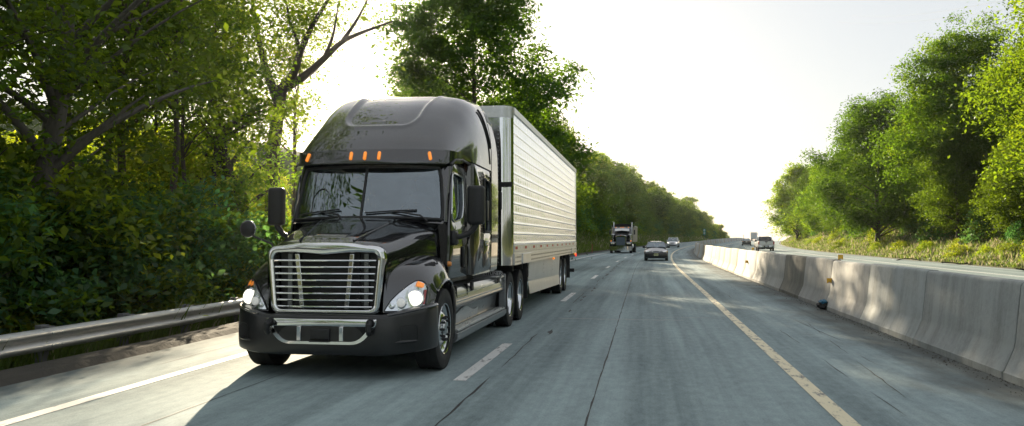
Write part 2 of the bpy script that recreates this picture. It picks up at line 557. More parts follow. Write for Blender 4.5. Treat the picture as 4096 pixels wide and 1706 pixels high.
# ---- ground and road
S = np.concatenate([np.linspace(-140, -20, 13), np.arange(-17, 60, 1.2), np.arange(60, 240, 2.5), np.arange(240, 460, 6.), np.linspace(470, 1300, 22)])
D = np.concatenate([np.linspace(-260, -60, 8), np.arange(-54, -14, 3.), np.arange(-14, EL - .1, .45), [EL - .15, EL, EL + .25], np.linspace(-5, 18, 8), [ER - .25, ER, ER + .5], np.arange(ER + 1, 34, .6), np.arange(34, 60, 3.), np.linspace(64, 260, 8)])
sheet('ground', S, D, hterr, MATS['verge_soil'])
SR = np.concatenate([np.linspace(-140, -20, 9), np.arange(-17, 60, 1.5), np.arange(60, 480, 4.), np.linspace(490, 900, 12)])
sheet('road', SR, np.concatenate([[EL], np.linspace(-6.5, 18.7, 28), [ER]]), lambda s, d: zroad(s), MATS['pavement'])
sheet('white_edge_line', SR, [-5.63, -5.47], lambda s, d: zroad(s), MATS['white_paint'], .004)
sheet('yellow_edge_line', SR, [1.68, 1.84], lambda s, d: zroad(s), MATS['yellow_paint'], .004)
sheet('far_edge_line', SR, [15.72, 15.86], lambda s, d: zroad(s), MATS['white_paint'], .004)
sheet('far_yellow_line', SR, [7.9, 8.04], lambda s, d: zroad(s), MATS['yellow_paint'], .004)

def strips(name, items, mat, dz=.004):
    """several painted or sealed strips of the pavement: items = list of (s array, dl array, dr array)"""
    V = []; F = []; A = []
    for s, dl, dr in items:
        s = np.asarray(s, float); n = len(s); b = len(V)
        for i in range(n):
            for d in (dl[i], dr[i]):
                x, y = XY(s[i], d); V.append((float(x), float(y), float(zroad(s[i])) + dz)); A.append((d, s[i], 0))
        for i in range(n - 1):
            F.append((b + 2 * i, b + 2 * i + 1, b + 2 * i + 3, b + 2 * i + 2))
    me = bpy.data.meshes.new(name); me.from_pydata(V, [], F); vec_attr(me, 'road', A); me.materials.append(mat); me.update()
    o = bpy.data.objects.new(name, me); COL.objects.link(o); o['kind'] = 'structure'
    return o
it = []
for k in range(-4, 36):
    a = 9.35 + 12.2 * k
    s = np.linspace(a, a + 3.4, 4)
    it.append((s, np.full(4, -2.17), np.full(4, -2.02)))
    it.append((s + 4, np.full(4, 11.85), np.full(4, 12.0)))
strips('lane_dashes', it, MATS['dash_paint'])
rng0 = np.random.default_rng(3)
def crack(s0, s1, d0, w, wob=.03, gaps=.0, step=.35, slope=0.):
    s = np.arange(s0, s1, step); n = len(s)
    d = d0 + slope * (s - s0) + np.cumsum(rng0.normal(0, wob * .35, n)) * .35 + rng0.normal(0, wob * .3, n)
    ww = w * (.45 + .9 * rng0.random(n))
    keep = rng0.random(n) > gaps
    out = []; run = []
    for i in range(n):
        if keep[i]: run.append(i)
        if (not keep[i] or i == n - 1):
            if len(run) > 3:
                r = np.array(run); tp = np.minimum(1, np.minimum(np.arange(len(r)), np.arange(len(r))[::-1]) / 2. + .06)
                out.append((s[r], d[r] - ww[r] * tp, d[r] + ww[r] * tp))
            run = []
    return out
it = crack(-5, 120, -.52, .009, .01) + crack(-5, 90, -1.78, .012, .03, .25) + crack(12, 60, -1.62, .045, .05, .3, .22) + crack(6, 60, 2.35, .007, .03, .3) + crack(4, 45, 2.9, .008, .05, .5) \
    + crack(9, 17, 2.6, .008, .02, .05, .3, .06) + crack(13, 19, 3.1, .007, .02, .1, .3, -.04) + crack(8, 60, -6.2, .01, .03, .1) + crack(7, 40, 3.6, .012, .08, .55) + crack(5, 30, -4.3, .008, .02, .3)
strips('pavement_cracks', it, MATS['crack_tar'], .003)
it = []
for s0, a, b, w in ((16.9, -1.75, .75, .035), (24.1, -2.0, 1.3, .03), (17.5, .2, 1.6, .02), (33.5, -5.2, 1.5, .03), (44, -5.2, 1.5, .04), (58, -5.2, 1.5, .05)):
    dd = np.linspace(a, b, 24)
    V = [(s0 + rng0.normal(0, .02), x) for x in dd]
    it.append((V, w))
VV = []; FF = []; AA = []
for V, w in it:
    b0 = len(VV)
    for s_, d_ in V:
        for q in (-w, w):
            x, y = XY(s_ + q * (.5 + rng0.random()), d_); VV.append((float(x), float(y), float(zroad(s_)) + .0035)); AA.append((d_, s_ + q, 0))
    for i in range(len(V) - 1): FF.append((b0 + 2 * i, b0 + 2 * i + 1, b0 + 2 * i + 3, b0 + 2 * i + 2))
me = bpy.data.meshes.new('joint_seals'); me.from_pydata(VV, [], FF); vec_attr(me, 'road', AA); me.materials.append(MATS['pale_seal'])
o = bpy.data.objects.new('joint_seals', me); COL.objects.link(o); o['kind'] = 'structure'
# ---------------------------------------------------------------- the black tractor unit
TX, TY = -3.68, 8.95
BP, BPL, CHR, VOID = MATS['black_paint'], MATS['black_plastic'], MATS['chrome'], MATS['dark_void']
T = empty('semi_truck', (TX, TY, 0))
tag(T, 'glossy black semi truck with tall roof cap and chrome grille driving toward the viewer', 'truck')

def stadium(a, b, r, n=10):
    return [tuple(p) for p in rrect(-a, a, -b, b, r, n)]

def bolt_ring(mb, c, R, n, r, h, sx=1, mi=0):
    for k in range(n):
        a = 2 * pi * k / n
        mb.lathe([(0.001, h), (r * .8, h), (r, h * .8), (r, 0)], (c[0], c[1] + R * cos(a), c[2] + R * sin(a)), 'x', 8, mi, sx)

def tyre_mesh(mb, R=.5, w=.28, rim=.29, n=56):
    h = w / 2
    prof = [(rim, -h * .8), (rim + .02, -h * .92), (R * .78, -h), (R * .9, -h * .99), (R * .965, -h * .93), (R * .99, -h * .82)]
    gs = np.linspace(-h * .8, h * .8, 5)
    for i, g in enumerate(gs):
        prof += [(R, g - .018), (R, g + .018)] if i in (0, 4) else [(R - .012, g - .012), (R - .012, g + .004), (R, g + .008), (R, g + .012)]
    prof += [(R * .99, h * .82), (R * .965, h * .93), (R * .9, h * .99), (R * .78, h), (rim + .02, h * .92), (rim, h * .8)]
    mb.lathe(prof, n=n)

def wheel(parent, x, y, side, kind, R=.5, z=None):
    """side +1: outer face towards +x"""
    z = R if z is None else z
    hub = MB()
    if kind == 'steer':
        hub.lathe([(.001, .155), (.05, .155), (.085, .15), (.1, .135), (.105, .06)], axis='x', n=28, sx=side)
        w = hub.build('wheel', MATS['dull_chrome'], parent, loc=(x, y, z))
        ty = MB(); tyre_mesh(ty, R, .29); ty.build('tyre', MATS['tyre'], w)
        r = MB()
        r.lathe([(.30, .135), (.313, .14), (.318, .128), (.305, .115), (.285, .105), (.265, .085), (.235, .078), (.2, .1), (.17, .118), (.145, .122), (.1, .122)], n=44, sx=side)
        r.lathe([(.30, -.12), (.28, .05), (.1, .05)], n=32, sx=side)
        r.build('rim', MATS['rim_metal'], w)
        nt_ = MB(); bolt_ring(nt_, (side * .12, 0, 0), .143, 10, .016, .05, side); ln_ = nt_.build('lug_nuts', MATS['black_plastic'], w); ln_['kind'] = 'stuff'
    else:
        hub.lathe([(.001, .02), (.07, .02), (.09, .01), (.1, -.02), (.1, -.1)], axis='x', n=24, sx=side)
        w = hub.build('wheel', MATS['dull_chrome'], parent, loc=(x, y, z))
        ty = MB(); tyre_mesh(ty, R, .26); ty.build('tyre', MATS['tyre'], w)
        t2 = MB(); tyre_mesh(t2, R, .26); t2.build('tyre', MATS['tyre'], w, loc=(-side * .34, 0, 0))
        r = MB()
        r.lathe([(.30, .118), (.313, .125), (.316, .11), (.302, .1), (.288, .06), (.28, -.02), (.272, -.075), (.24, -.095), (.2, -.1), (.1, -.1)], n=44, sx=side)
        bolt_ring(r, (side * -.1, 0, 0), .143, 10, .016, .045, side)
        r.build('rim', MATS['rim_metal'], w)
    return w

# --- hood: centre section, fenders
HOOD = [
 [(0,.30,1.565),(.30,.30,1.56),(.52,.31,1.54),(.65,.33,1.48),(.71,.35,1.36),(.725,.37,1.10),(.72,.38,.80)],
 [(0,.42,1.61),(.30,.42,1.605),(.54,.43,1.585),(.68,.45,1.51),(.735,.47,1.38),(.745,.48,1.12),(.74,.48,.85)],
 [(0,.8,1.70),(.32,.8,1.695),(.60,.8,1.66),(.76,.8,1.57),(.81,.8,1.44),(.82,.8,1.22),(.82,.8,1.0)],
 [(0,1.2,1.80),(.35,1.2,1.795),(.68,1.22,1.75),(.86,1.24,1.65),(.91,1.26,1.5),(.92,1.27,1.25),(.92,1.27,1.0)],
 [(0,1.52,1.875),(.37,1.54,1.87),(.74,1.64,1.83),(.95,1.72,1.73),(1.0,1.75,1.56),(1.02,1.75,1.3),(1.03,1.75,1.0)]]
FEND = [
 [(.70,.33,.77),(.85,.37,.77),(1.0,.46,.78),(1.12,.58,.80),(1.20,.74,.84)],
 [(.70,.36,.98),(.86,.42,.97),(1.0,.52,.96),(1.12,.64,.94),(1.21,.78,.91)],
 [(.71,.42,1.16),(.88,.52,1.16),(1.02,.62,1.15),(1.13,.72,1.08),(1.215,.84,.98)],
 [(.73,.6,1.29),(.9,.7,1.29),(1.04,.8,1.26),(1.15,.88,1.16),(1.22,.95,1.03)],
 [(.77,.95,1.38),(.93,1.0,1.37),(1.06,1.05,1.33),(1.16,1.1,1.23),(1.225,1.15,1.09)],
 [(.83,1.3,1.42),(.97,1.3,1.41),(1.08,1.3,1.36),(1.17,1.32,1.25),(1.225,1.36,1.10)],
 [(.90,1.55,1.43),(1.0,1.55,1.40),(1.09,1.55,1.33),(1.15,1.57,1.2),(1.21,1.60,1.05)],
 [(.98,1.72,1.40),(1.03,1.72,1.36),(1.09,1.72,1.28),(1.13,1.73,1.15),(1.16,1.74,.98)]]
hb = MB()
Hf = surf(mirror_half(HOOD), 40, 64)
# the raised centre of the hood between the two creases
for i in range(Hf.shape[0]):
    for j in range(Hf.shape[1]):
        x, y, z = Hf[i, j]
        lim = .30 + .22 * (y - .3) / 1.3
        Hf[i, j, 2] += .022 * float(sstep(lim + .05, lim - .05, abs(x))) * float(sstep(.36, .5, y))
hb.grid(Hf)
for sx in (1, -1):
    F_ = surf(FEND, 48, 30); F_[..., 0] *= sx
    hb.grid(F_)
    # wheel-arch lip
    lip = [surf_pt(FEND, u, 4) for u in np.linspace(2.0, 7, 24)]
    hb.tube([(p[0] * sx, p[1], p[2]) for p in lip], .018, 6)
    # wheel well lining
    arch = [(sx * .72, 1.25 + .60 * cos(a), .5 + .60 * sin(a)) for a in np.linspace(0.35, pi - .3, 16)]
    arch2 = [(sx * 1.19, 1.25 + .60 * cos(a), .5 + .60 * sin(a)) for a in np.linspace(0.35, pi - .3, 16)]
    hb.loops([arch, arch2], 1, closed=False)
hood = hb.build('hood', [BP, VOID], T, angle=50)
for sx in (1, -1):
    cr = MB(); pts = []
    for t in np.linspace(.18, 1, 22):
        u = 4 * t; v = 1.05 + .35 * t
        p = surf_pt(HOOD, u, v); pts.append((sx * p[0], p[1], p[2] + .012))
    cr.tube(pts, .013, 8)
    cr.build('hood_ridge', BP, hood)
hs = MB()          # low intake lip behind the grille
hs.loops([[(x, .42, 1.605), (x, .47, 1.650), (x, .74, 1.706), (x, .80, 1.71)] for x in (-.20, -.18, .18, .2)], closed=False)
hs.build('hood_scoop', BP, hood, bevel=.004)

# --- grille
def ring_xz(outer, inner, prof):
    """prof: list of (t 0 outer..1 inner, y)"""
    return [[(o[0] + (i_[0] - o[0]) * t, y + .045 * ((o[0] + (i_[0] - o[0]) * t) / .7) ** 2, o[1] + (i_[1] - o[1]) * t) for o, i_ in zip(outer, inner)] for t, y in prof]
go = round_poly([(.66, .745), (.725, 1.40), (.69, 1.525), (.30, 1.572), (0, 1.578), (-.30, 1.572), (-.69, 1.525), (-.725, 1.40), (-.66, .745)], [.09, .05, .1, .1, .1, .1, .1, .05, .09], 6)
gi = round_poly([(.585, .80), (.635, 1.40), (.60, 1.45), (.36, 1.455), (0, 1.425), (-.36, 1.455), (-.60, 1.45), (-.635, 1.40), (-.585, .80)], [.07, .06, .05, .04, .04, .04, .05, .06, .07], 6)
gm = MB()
gm.loops(ring_xz(go, gi, [(0, .37), (0, .31), (.06, .285), (.22, .27), (.5, .268), (.8, .272), (.93, .285), (1., .31), (1, .36)]))
gr = gm.build('grille', CHR, T, angle=55)
gb = MB()
for k in range(8):
    z = 1.365 - k * .0765
    hw = .577 + (z - .8) * .085 - .004
    pts = [(x, .288 + .045 * (x / .7) ** 2, z) for x in np.linspace(-hw, hw, 15)]
    b = MB(); b.tube(pts, .0118, 8); b.build('grille_bar', CHR, gr)
for sx in (1, -1):
    s_ = MB()
    pts0 = [(sx * .335, 1.44), (sx * .27, .81)]
    for (xa, za), (xb, zb) in [(pts0[0], pts0[1])]:
        s_.loops([[(xa - .027, .30, za), (xa + .027, .30, za), (xa + .027, .345, za), (xa - .027, .345, za)],
                  [(xb - .027, .30, zb), (xb + .027, .30, zb), (xb + .027, .345, zb), (xb - .027, .345, zb)]], 0, True, True)
    s_.build('grille_strut', CHR, gr, bevel=.006)
rad = MB(); rad.box((0, .47, 1.11), (1.2, .02, .68))
for k in range(26): rad.box((0, .452, .82 + k * .025), (.62, .012, .006))
for sx in (1, -1):
    rad.box((sx * .37, .445, 1.11), (.035, .03, .66)); rad.box((sx * .47, .43, 1.11), (.05, .03, .66), 1)
    rad.box((sx * .63, .42, 1.1), (.012, .1, .7))
rad.box((0, .42, 1.47), (1.2, .1, .02)); rad.box((0, .42, .79), (1.15, .1, .02))
rad.build('radiator', [MATS['black_plastic'], MATS['grey_paint']], gr)

# --- bumper
plan = [(0, .20), (.35, .20), (.66, .215), (.85, .255), (1.0, .335), (1.12, .455), (1.19, .60), (1.22, .76), (1.222, .86)]
def bump_row(off_, z0, z1): return [(x - (off_ * .6 if x > .9 else 0), y + off_, z0 + (z1 - z0) * (max(0, x - .66) / .56) ** 1.2) for x, y in plan]
BUMP = [bump_row(.10, .275, .32), bump_row(.02, .285, .325), bump_row(0, .32, .35), bump_row(-.008, .42, .45), bump_row(-.008, .56, .60), bump_row(0, .68, .72), bump_row(.006, .715, .80), bump_row(.03, .74, .845), bump_row(.09, .75, .86)]
bm_ = MB(); bm_.grid(surf(mirror_half(BUMP), 28, 60)); bumper = bm_.build('bumper', MATS['satin_black'], T, angle=50)
for sx in (1, -1):   # upper step line of the bumper corner
    pts = [surf_pt(BUMP, 6.5, v) for v in np.linspace(2.6, 7.8, 22)]
    bg_ = MB(); bg_.tube([(sx * p[0] * 1.003, p[1] - .006, p[2]) for p in pts], .012, 6)
    bg_.build('bumper_ridge', BP, bumper)
co_ = round_poly([(.50, .405), (.665, .64), (.665, .70), (-.665, .70), (-.665, .64), (-.50, .405)], [.14, .06, .015, .015, .06, .14], 6)
ci_ = round_poly([(.44, .447), (.565, .585), (.565, .61), (-.565, .61), (-.565, .585), (-.44, .447)], [.10, .05, .02, .02, .05, .10], 6)
ct = MB()
ct.loops([[(o[0] + (i_[0] - o[0]) * t, y + .045 * ((o[0] + (i_[0] - o[0]) * t) / .66) ** 4 * .4, o[1] + (i_[1] - o[1]) * t) for o, i_ in zip(co_, ci_)] for t, y in [(0, .24), (0, .19), (.12, .178), (.88, .178), (1, .19), (1, .26)]])
trim = ct.build('bumper_trim', CHR, bumper, angle=55)
bi = MB(); bi.poly([(p[0], .196, p[1]) for p in inset(ci_, -.01)]); bi.build('air_intake', VOID, bumper)
for sx in (1, -1):
    b = MB(); b.box((sx * .255, .185, .53), (.05, .03, .165)); b.build('trim_strut', CHR, trim, bevel=.006)
b = MB(); b.rbox((0, .178, .525), (.24, .03, .13), .02); b.box((0, .165, .445), (.24, .03, .015)); b.build('plate_bracket', MATS['black_plastic'], bumper)
for sx in (1, -1):
    h = MB()
    h.tube([(sx * .60, .22, .66), (sx * .60, .13, .66), (sx * .605, .10, .64), (sx * .61, .098, .575), (sx * .605, .115, .545), (sx * .60, .15, .545)], [.034, .034, .036, .034, .03, .026], 10)
    h.lathe([(.001, -.02), (.05, -.02), (.05, .02)], (sx * .60, .185, .655), 'y', 14)
    h.build('tow_hook', MATS['black_plastic'], bumper)
    fr = MB()
    def on_b(u, v, o_=.004):
        p = surf_pt(BUMP, u, v); return (sx * p[0] * 1.0, p[1] - o_, p[2])
    lo = [on_b(3.6 + .75 * b_, 4.05 + .62 * a_, .007) for a_, b_ in stadium(1, 1, .5, 4)]
    li = [on_b(3.6 + .58 * b_, 4.05 + .46 * a_, -.025) for a_, b_ in stadium(1, 1, .5, 4)]
    fr.loops([lo, li], 0); fr.poly(li, 1)
    fr.build('fog_lamp_recess', [MATS['satin_black'], VOID], bumper, angle=60)
    fl = MB(); q = [on_b(3.35 - .28, 4.05 + t, .012) for t in np.linspace(-.9, .7, 10)]
    fl.tube(q, [.004, .012, .016, .018, .018, .018, .016, .012, .008, .003], 6); fl.build('recess_lip', MATS['satin_black'], bumper)

# --- headlamps lying on the fender nose
def fend_pt(u, v, o_, sx):
    p = surf_pt(FEND, u, v) + surf_n(FEND, u, v) * o_ * HSGN
    return (sx * p[0], p[1], p[2])
n_ = surf_n(FEND, 1, 1.5); HSGN = 1 if n_[1] < 0 else -1
vs_ = np.linspace(.12, 3.05, 26)
def jtop(v): return float(np.interp(v, [.12, .5, 1., 1.5, 2., 2.5, 2.8, 3.05], [.12, .62, 1.12, 1.52, 1.82, 1.95, 1.9, 1.62]))
def jbot(v): return float(np.interp(v, [.12, 2.6, 3.05], [.05, .06, .22]))
for sx in (1, -1):
    base = MB(); G = []
    for v in vs_:
        G.append([fend_pt(jbot(v) + (jtop(v) - jbot(v)) * t, v, .004, sx) for t in np.linspace(0, 1, 10)])
    base.grid(G)
    hl = base.build('headlight', MATS['reflector'], T)
    ln = MB(); G2 = []
    for v in vs_:
        e = min(1, (v - .12) / .25, (3.05 - v) / .25)
        G2.append([fend_pt(jbot(v) + (jtop(v) - jbot(v)) * t, v, .006 + .04 * max(0, e) ** .5 * (1 - abs(2 * t - 1) ** 6), sx) for t in np.linspace(0, 1, 12)])
    ln.grid(G2); ln.build('lens', MATS['lens_glass'], hl)
    edge = MB()
    lo = [fend_pt(jbot(v), v, .008, sx) for v in vs_] + [fend_pt(jtop(v), v, .008, sx) for v in vs_[::-1]]
    edge.tube(lo + lo[:1], .007, 6); edge.build('headlight_seal', MATS['black_plastic'], hl)
    def disc(name, u, v, r, mat, o_=.012, dome=.02):
        c = Vector(fend_pt(u, v, o_, sx)); n = Vector(surf_n(FEND, u, v) * HSGN); n.x *= sx
        n = (n * .55 + Vector((0, -1, .05)) * .8).normalized()
        R_ = n.to_track_quat('Z', 'Y').to_matrix()
        d = MB(); rings = []
        for rr, hh in ((1, 0), (1., .3), (.9, .62), (.6, .9), (.3, 1.), (.02, 1.02)):
            rings.append([c + R_ @ Vector((r * rr * cos(a), r * rr * sin(a), hh * dome)) for a in np.linspace(0, 2 * pi, 21)[:-1]])
        d.loops(rings); d.build(name, mat, hl)
    disc('bezel', .78, 2.15, .112, CHR, .006, .012)
    disc('main_lamp', .78, 2.15, .088, MATS['lamp_lit'], .02, .018)
    disc('bezel', .52, 1.22, .070, CHR, .006, .012)
    disc('dipped_lamp', .52, 1.22, .05, MATS['lamp_dim'], .02, .014)
    disc('inner_lamp', .36, .62, .038, MATS['reflector'], .01, .012)
    t = MB(); t.grid([[fend_pt(u, v, .02, sx) for u in np.linspace(1.52, 1.8, 5)] for v in np.linspace(2.1, 2.66, 9)]); t.build('turn_signal', MATS['amber'], hl)
    t = MB(); t.grid([[fend_pt(u, v, .014, sx) for u in np.linspace(.34, 1.45, 8)] for v in np.linspace(2.78, 2.98, 4)]); t.build('side_reflector', MATS['red_lens'], hl)

# --- cab: windscreen opening, pillars, sides with doors, back wall
WSB = [(0, 1.55, 1.895), (.5, 1.60, 1.89), (.88, 1.72, 1.875), (1.045, 1.87, 1.865)]
WST = [(0, 1.82, 2.585), (.46, 1.855, 2.583), (.80, 1.94, 2.575), (.965, 2.05, 2.565)]
def ws(t, x, o_=0.):
    p = crom_at(WSB, [x * 3])[0] * (1 - t) + crom_at(WST, [x * 3])[0] * t
    return (p[0], p[1] - o_, p[2] + o_ * .35)
for sx in (1, -1):
    g = MB(); g.grid([[(sx * p[0], p[1], p[2]) for p in [ws(t, x) for t in np.linspace(0.015, .985, 9)]] for x in np.linspace(.012, .985, 18)])
    g.build('windshield', MATS['windscreen'], T)
fr = MB()
path = [ws(0, x, .008) for x in np.linspace(-0., .93, 14)] + [ws(t, .985 - .05 * (2 * t - 1) ** 6, .008) for t in np.linspace(.04, .96, 9)] + [ws(1, x, .008) for x in np.linspace(.93, 0, 14)]
full = path + [(-p[0], p[1], p[2]) for p in path[::-1]]
fr.tube(full, .021, 8, caps=False)
fr.build('windshield_seal', MATS['black_plastic'], T)
dv = MB(); dv.tube([ws(t, 0, .008) for t in np.linspace(0, 1, 6)], .017, 8); dv.build('windshield_divider', MATS['black_plastic'], T)
cb = MB()
for sx in (1, -1):     # A pillar, from windscreen edge to door
    A = [ws(t, 1.0) for t in np.linspace(-.03, 1.04, 8)]
    Bq = [(1.075 + .02 * (1 - t), 1.96 + .20 * t, 1.86 + .72 * t) for t in np.linspace(-.03, 1.04, 8)]
    cb.grid([[(sx * a[0], a[1] - .0, a[2]) for a in A], [(sx * (a[0] * .35 + b[0] * .65), a[1] * .6 + b[1] * .4, (a[2] + b[2]) / 2) for a, b in zip(A, Bq)], [(sx * b[0], b[1], b[2]) for b in Bq]])
    # cowl corner between hood and door
    cb.loops([[(sx * x, y, z) for x, y, z in ((.96, 1.66, 1.72), (1.03, 1.86, 1.87), (1.10, 1.98, 1.87), (1.12, 1.98, 1.05), (1.1, 1.74, 1.05), (1.02, 1.70, 1.40))],
              [(sx * x, y, z) for x, y, z in ((.9, 1.8, 1.72), (.96, 1.95, 1.84), (1.02, 2.02, 1.84), (1.02, 2.02, 1.05), (1.0, 1.85, 1.05), (.95, 1.85, 1.40))]], 0, False, True)
# cowl below the glass
cb.grid([[(sx_ * p[0], p[1] + dy, p[2] + dz) for sx_, p in [(s, crom_at(WSB, [abs(t) * 3])[0]) for s, t in [(1 if q >= 0 else -1, q) for q in np.linspace(-1, 1, 25)]]] for dy, dz in ((-.06, -.05), (-.01, -.012), (.02, .0))])
cb.box((0, 2.35, 2.66), (1.95, .9, .04)); cb.box((0, 2.98, 1.9), (2.1, .04, 1.75)); cb.box((0, 2.3, 1.06), (2.1, 1.4, .05))
cab = cb.build('cab', BP, T, angle=45)
# the door with its window opening
def skin(loop_o, loop_i, xo, sx, mb, mi=0, dep=.03):
    k = len(loop_o)
    f = lambda p, dx: (sx * (xo(p[0], p[1]) + dx), p[0], p[1])
    mb.loops([[f(p, -dep) for p in loop_o], [f(p, -.008) for p in loop_o], [f(p, 0) for p in inset(loop_o, .012)], [f(p, 0) for p in inset(loop_i, -.02)], [f(p, -.012) for p in loop_i], [f(p, -.05) for p in loop_i]], mi)
def resamp(loop, n):
    P = np.array(loop + loop[:1]); s = np.concatenate([[0], np.cumsum(np.linalg.norm(np.diff(P, axis=0), axis=1))])
    t = np.linspace(0, s[-1], n + 1)[:-1]
    return [(float(np.interp(q, s, P[:, 0])), float(np.interp(q, s, P[:, 1]))) for q in t]
def align(lo, li):
    """resample the inner loop so that points match by angle round its centre"""
    c = np.mean(li, 0); out = []
    L2 = np.array(resamp(li, 240))
    ang = np.arctan2(L2[:, 1] - c[1], L2[:, 0] - c[0])
    for p in lo:
        a = atan2(p[1] - c[1], p[0] - c[0])
        out.append(tuple(L2[np.argmin(np.abs(np.angle(np.exp(1j * (ang - a)))))]))
    return out
xdoor = lambda y, z: 1.105 + .025 * (1 - abs(z - 1.4) / 1.3) - .03 * max(0, z - 1.9)
dl = resamp(round_poly([(1.76, 1.08), (2.95, 1.08), (2.95, 2.60), (2.80, 2.68), (2.20, 2.68), (1.98, 2.0), (1.90, 1.85)], [.12, .05, .1, .1, .12, .05, .05], 5), 72)
wl_in = round_poly([(1.98, 1.90), (2.14, 1.845), (2.62, 1.90), (2.74, 2.06), (2.78, 2.50), (2.14, 2.52)], [.05, .08, .12, .1, .09, .09], 6)
wl = align(dl, wl_in)
for sx in (1, -1):
    d = MB(); skin(dl, wl, xdoor, sx, d)
    door = d.build('cab_door', BP, T, angle=50)
    g = MB(); g.poly([(sx * (xdoor(p[0], p[1]) - .03), p[0], p[1]) for p in resamp(wl_in, 40)]); g.build('door_window', MATS['side_glass'], door)
    s_ = MB(); lp = [(sx * (xdoor(p[0], p[1]) + .002), p[0], p[1]) for p in resamp(wl_in, 48)]; s_.tube(lp + lp[:1], .014, 6); s_.build('window_seal', MATS['dull_chrome'], door)
    hd = MB(); hd.rbox((sx * 1.135, 2.66, 1.36), (.03, .11, .30), .014); hd.rbox((sx * 1.15, 2.66, 1.36), (.018, .05, .22), .008); hd.build('door_handle', MATS['black_plastic'], door)
    lm = MB(); lm.lathe([(.001, .05), (.022, .048), (.034, .03), (.036, 0)], (sx * 1.115, 1.80, 1.285), 'x', 14, sx=sx); lm.build('side_marker_lamp', MATS['amber_dull'], T)
    st = MB(); st.box((sx * .99, 2.45, 1.06), (.24, 1.1, .06)); st.build('door_sill', MATS['black_plastic'], T, bevel=.01)

# --- interior
i_ = MB(); i_.rbox((0, 2.02, 1.80), (1.9, .36, .16), .06); i_.rbox((.5, 1.98, 1.90), (.5, .26, .08), .03)
i_.build('dashboard', MATS['interior'], T)
sw = MB(); a_ = np.linspace(0, 2 * pi, 25); Rw = Euler((radians(-52), 0, 0)).to_matrix()
cw = Vector((.56, 2.24, 1.93))
sw.tube([cw + Rw @ Vector((.23 * cos(a), .23 * sin(a), 0)) for a in a_], .016, 8, caps=False)
for a in (.3, 2.84, 4.71): sw.tube([cw, cw + Rw @ Vector((.22 * cos(a), .22 * sin(a), 0))], .014, 6)
sw.tube([cw, cw + Rw @ Vector((0, 0, -.3))], .04, 8); sw.build('steering_wheel', MATS['interior'], T)
for sx in (1, -1):
    st = MB(); st.rbox((sx * .56, 2.78, 1.85), (.5, .16, .85), .06); st.rbox((sx * .56, 2.76, 2.36), (.3, .13, .22), .05); st.rbox((sx * .56, 2.55, 1.42), (.52, .5, .18), .06)
    st.build('cab_seat', MATS['seat_cloth'], T)

# --- wipers
for sx, x0, x1, px in ((1, .06, .72, .86), (-1, -.92, -.30, -.22)):
    wp = MB()
    def wsx(x, t, o_):
        s = 1 if x >= 0 else -1
        # invert x along base
        q = np.interp(abs(x), [0, .5, .88, 1.045], [0, 1 / 3, 2 / 3, 1])
        p = ws(t, q, o_); return (s * p[0], p[1], p[2])
    wp.tube([wsx(x, .075 + .012 * k, .03) for k, x in enumerate(np.linspace(x0, x1, 7))], .011, 6)
    mid = wsx((x0 + x1) / 2, .11, .05)
    p0 = wsx(px, -.06, .05)
    wp.tube([p0, wsx(px * .8 + (x0 + x1) / 2 * .2, .03, .06), mid], [.018, .013, .009], 6)
    wp.build('wiper', MATS['black_plastic'], T)

# --- sun visor with marker lamps
VF = [(0, 1.70), (.42, 1.72), (.76, 1.80), (.95, 1.90), (1.06, 2.02), (1.12, 2.2), (1.15, 2.5)]
def visrow(dy, z, dz=None): return [(x * (1 - .0), y + dy * (1 if x < 1 else .4), z + (dz[i] if dz else 0)) for i, (x, y) in enumerate(VF)]
lift = [0, 0, 0, .0, .01, .03, .06]
VIS = [visrow(.12, 2.64, lift), visrow(.0, 2.615, lift), visrow(-.02, 2.63, lift), visrow(.0, 2.70, [l * .8 for l in lift]), visrow(.045, 2.79, [l * .2 for l in lift]), visrow(.055, 2.815)]
vm = MB(); vm.grid(surf(mirror_half(VIS), 18, 56)); vis = vm.build('sun_visor', BP, T, angle=45)
for x in (-.84, -.19, 0, .19, .84):
    q = np.interp(abs(x), [p[0] for p in VF], range(len(VF)))
    p = surf_pt(VIS, 3.25, q)
    ml = MB(); sgn = 1 if x >= 0 else -1
    R_ = Euler((radians(-24), 0, 0)).to_matrix()
    if abs(x) > .5: R_ = Euler((0, 0, radians(38 * sgn))).to_matrix() @ R_
    ml.rbox((sgn * p[0], p[1] - .006, p[2]), (.044, .05, .125), .02, R=R_); ml.build('marker_light', MATS['amber'], vis)

# --- roof cap
ROOF = [
 [(0,1.755,2.81),(.42,1.775,2.81),(.76,1.855,2.81),(.95,1.955,2.805),(1.05,2.08,2.80),(1.10,2.26,2.785),(1.12,2.52,2.74)],
 [(0,2.0,3.03),(.42,2.02,3.03),(.73,2.1,3.02),(.95,2.2,2.99),(1.065,2.36,2.95),(1.135,2.58,2.88),(1.17,2.8,2.735)],
 [(0,2.45,3.37),(.39,2.47,3.37),(.7,2.54,3.35),(.93,2.62,3.29),(1.075,2.76,3.18),(1.165,2.94,3.0),(1.205,3.05,2.73)],
 [(0,2.95,3.65),(.38,2.96,3.65),(.68,3.0,3.62),(.92,3.05,3.56),(1.08,3.14,3.42),(1.185,3.28,3.1),(1.22,3.35,2.725)],
 [(0,3.5,3.825),(.38,3.5,3.825),(.7,3.52,3.80),(.93,3.54,3.74),(1.09,3.6,3.58),(1.195,3.68,3.17),(1.222,3.7,2.72)],
 [(0,4.35,3.93),(.4,4.35,3.93),(.75,4.35,3.89),(.96,4.35,3.82),(1.10,4.35,3.65),(1.205,4.35,3.22),(1.222,4.35,2.715)]]
RF = surf(mirror_half(ROOF), 90, 141)
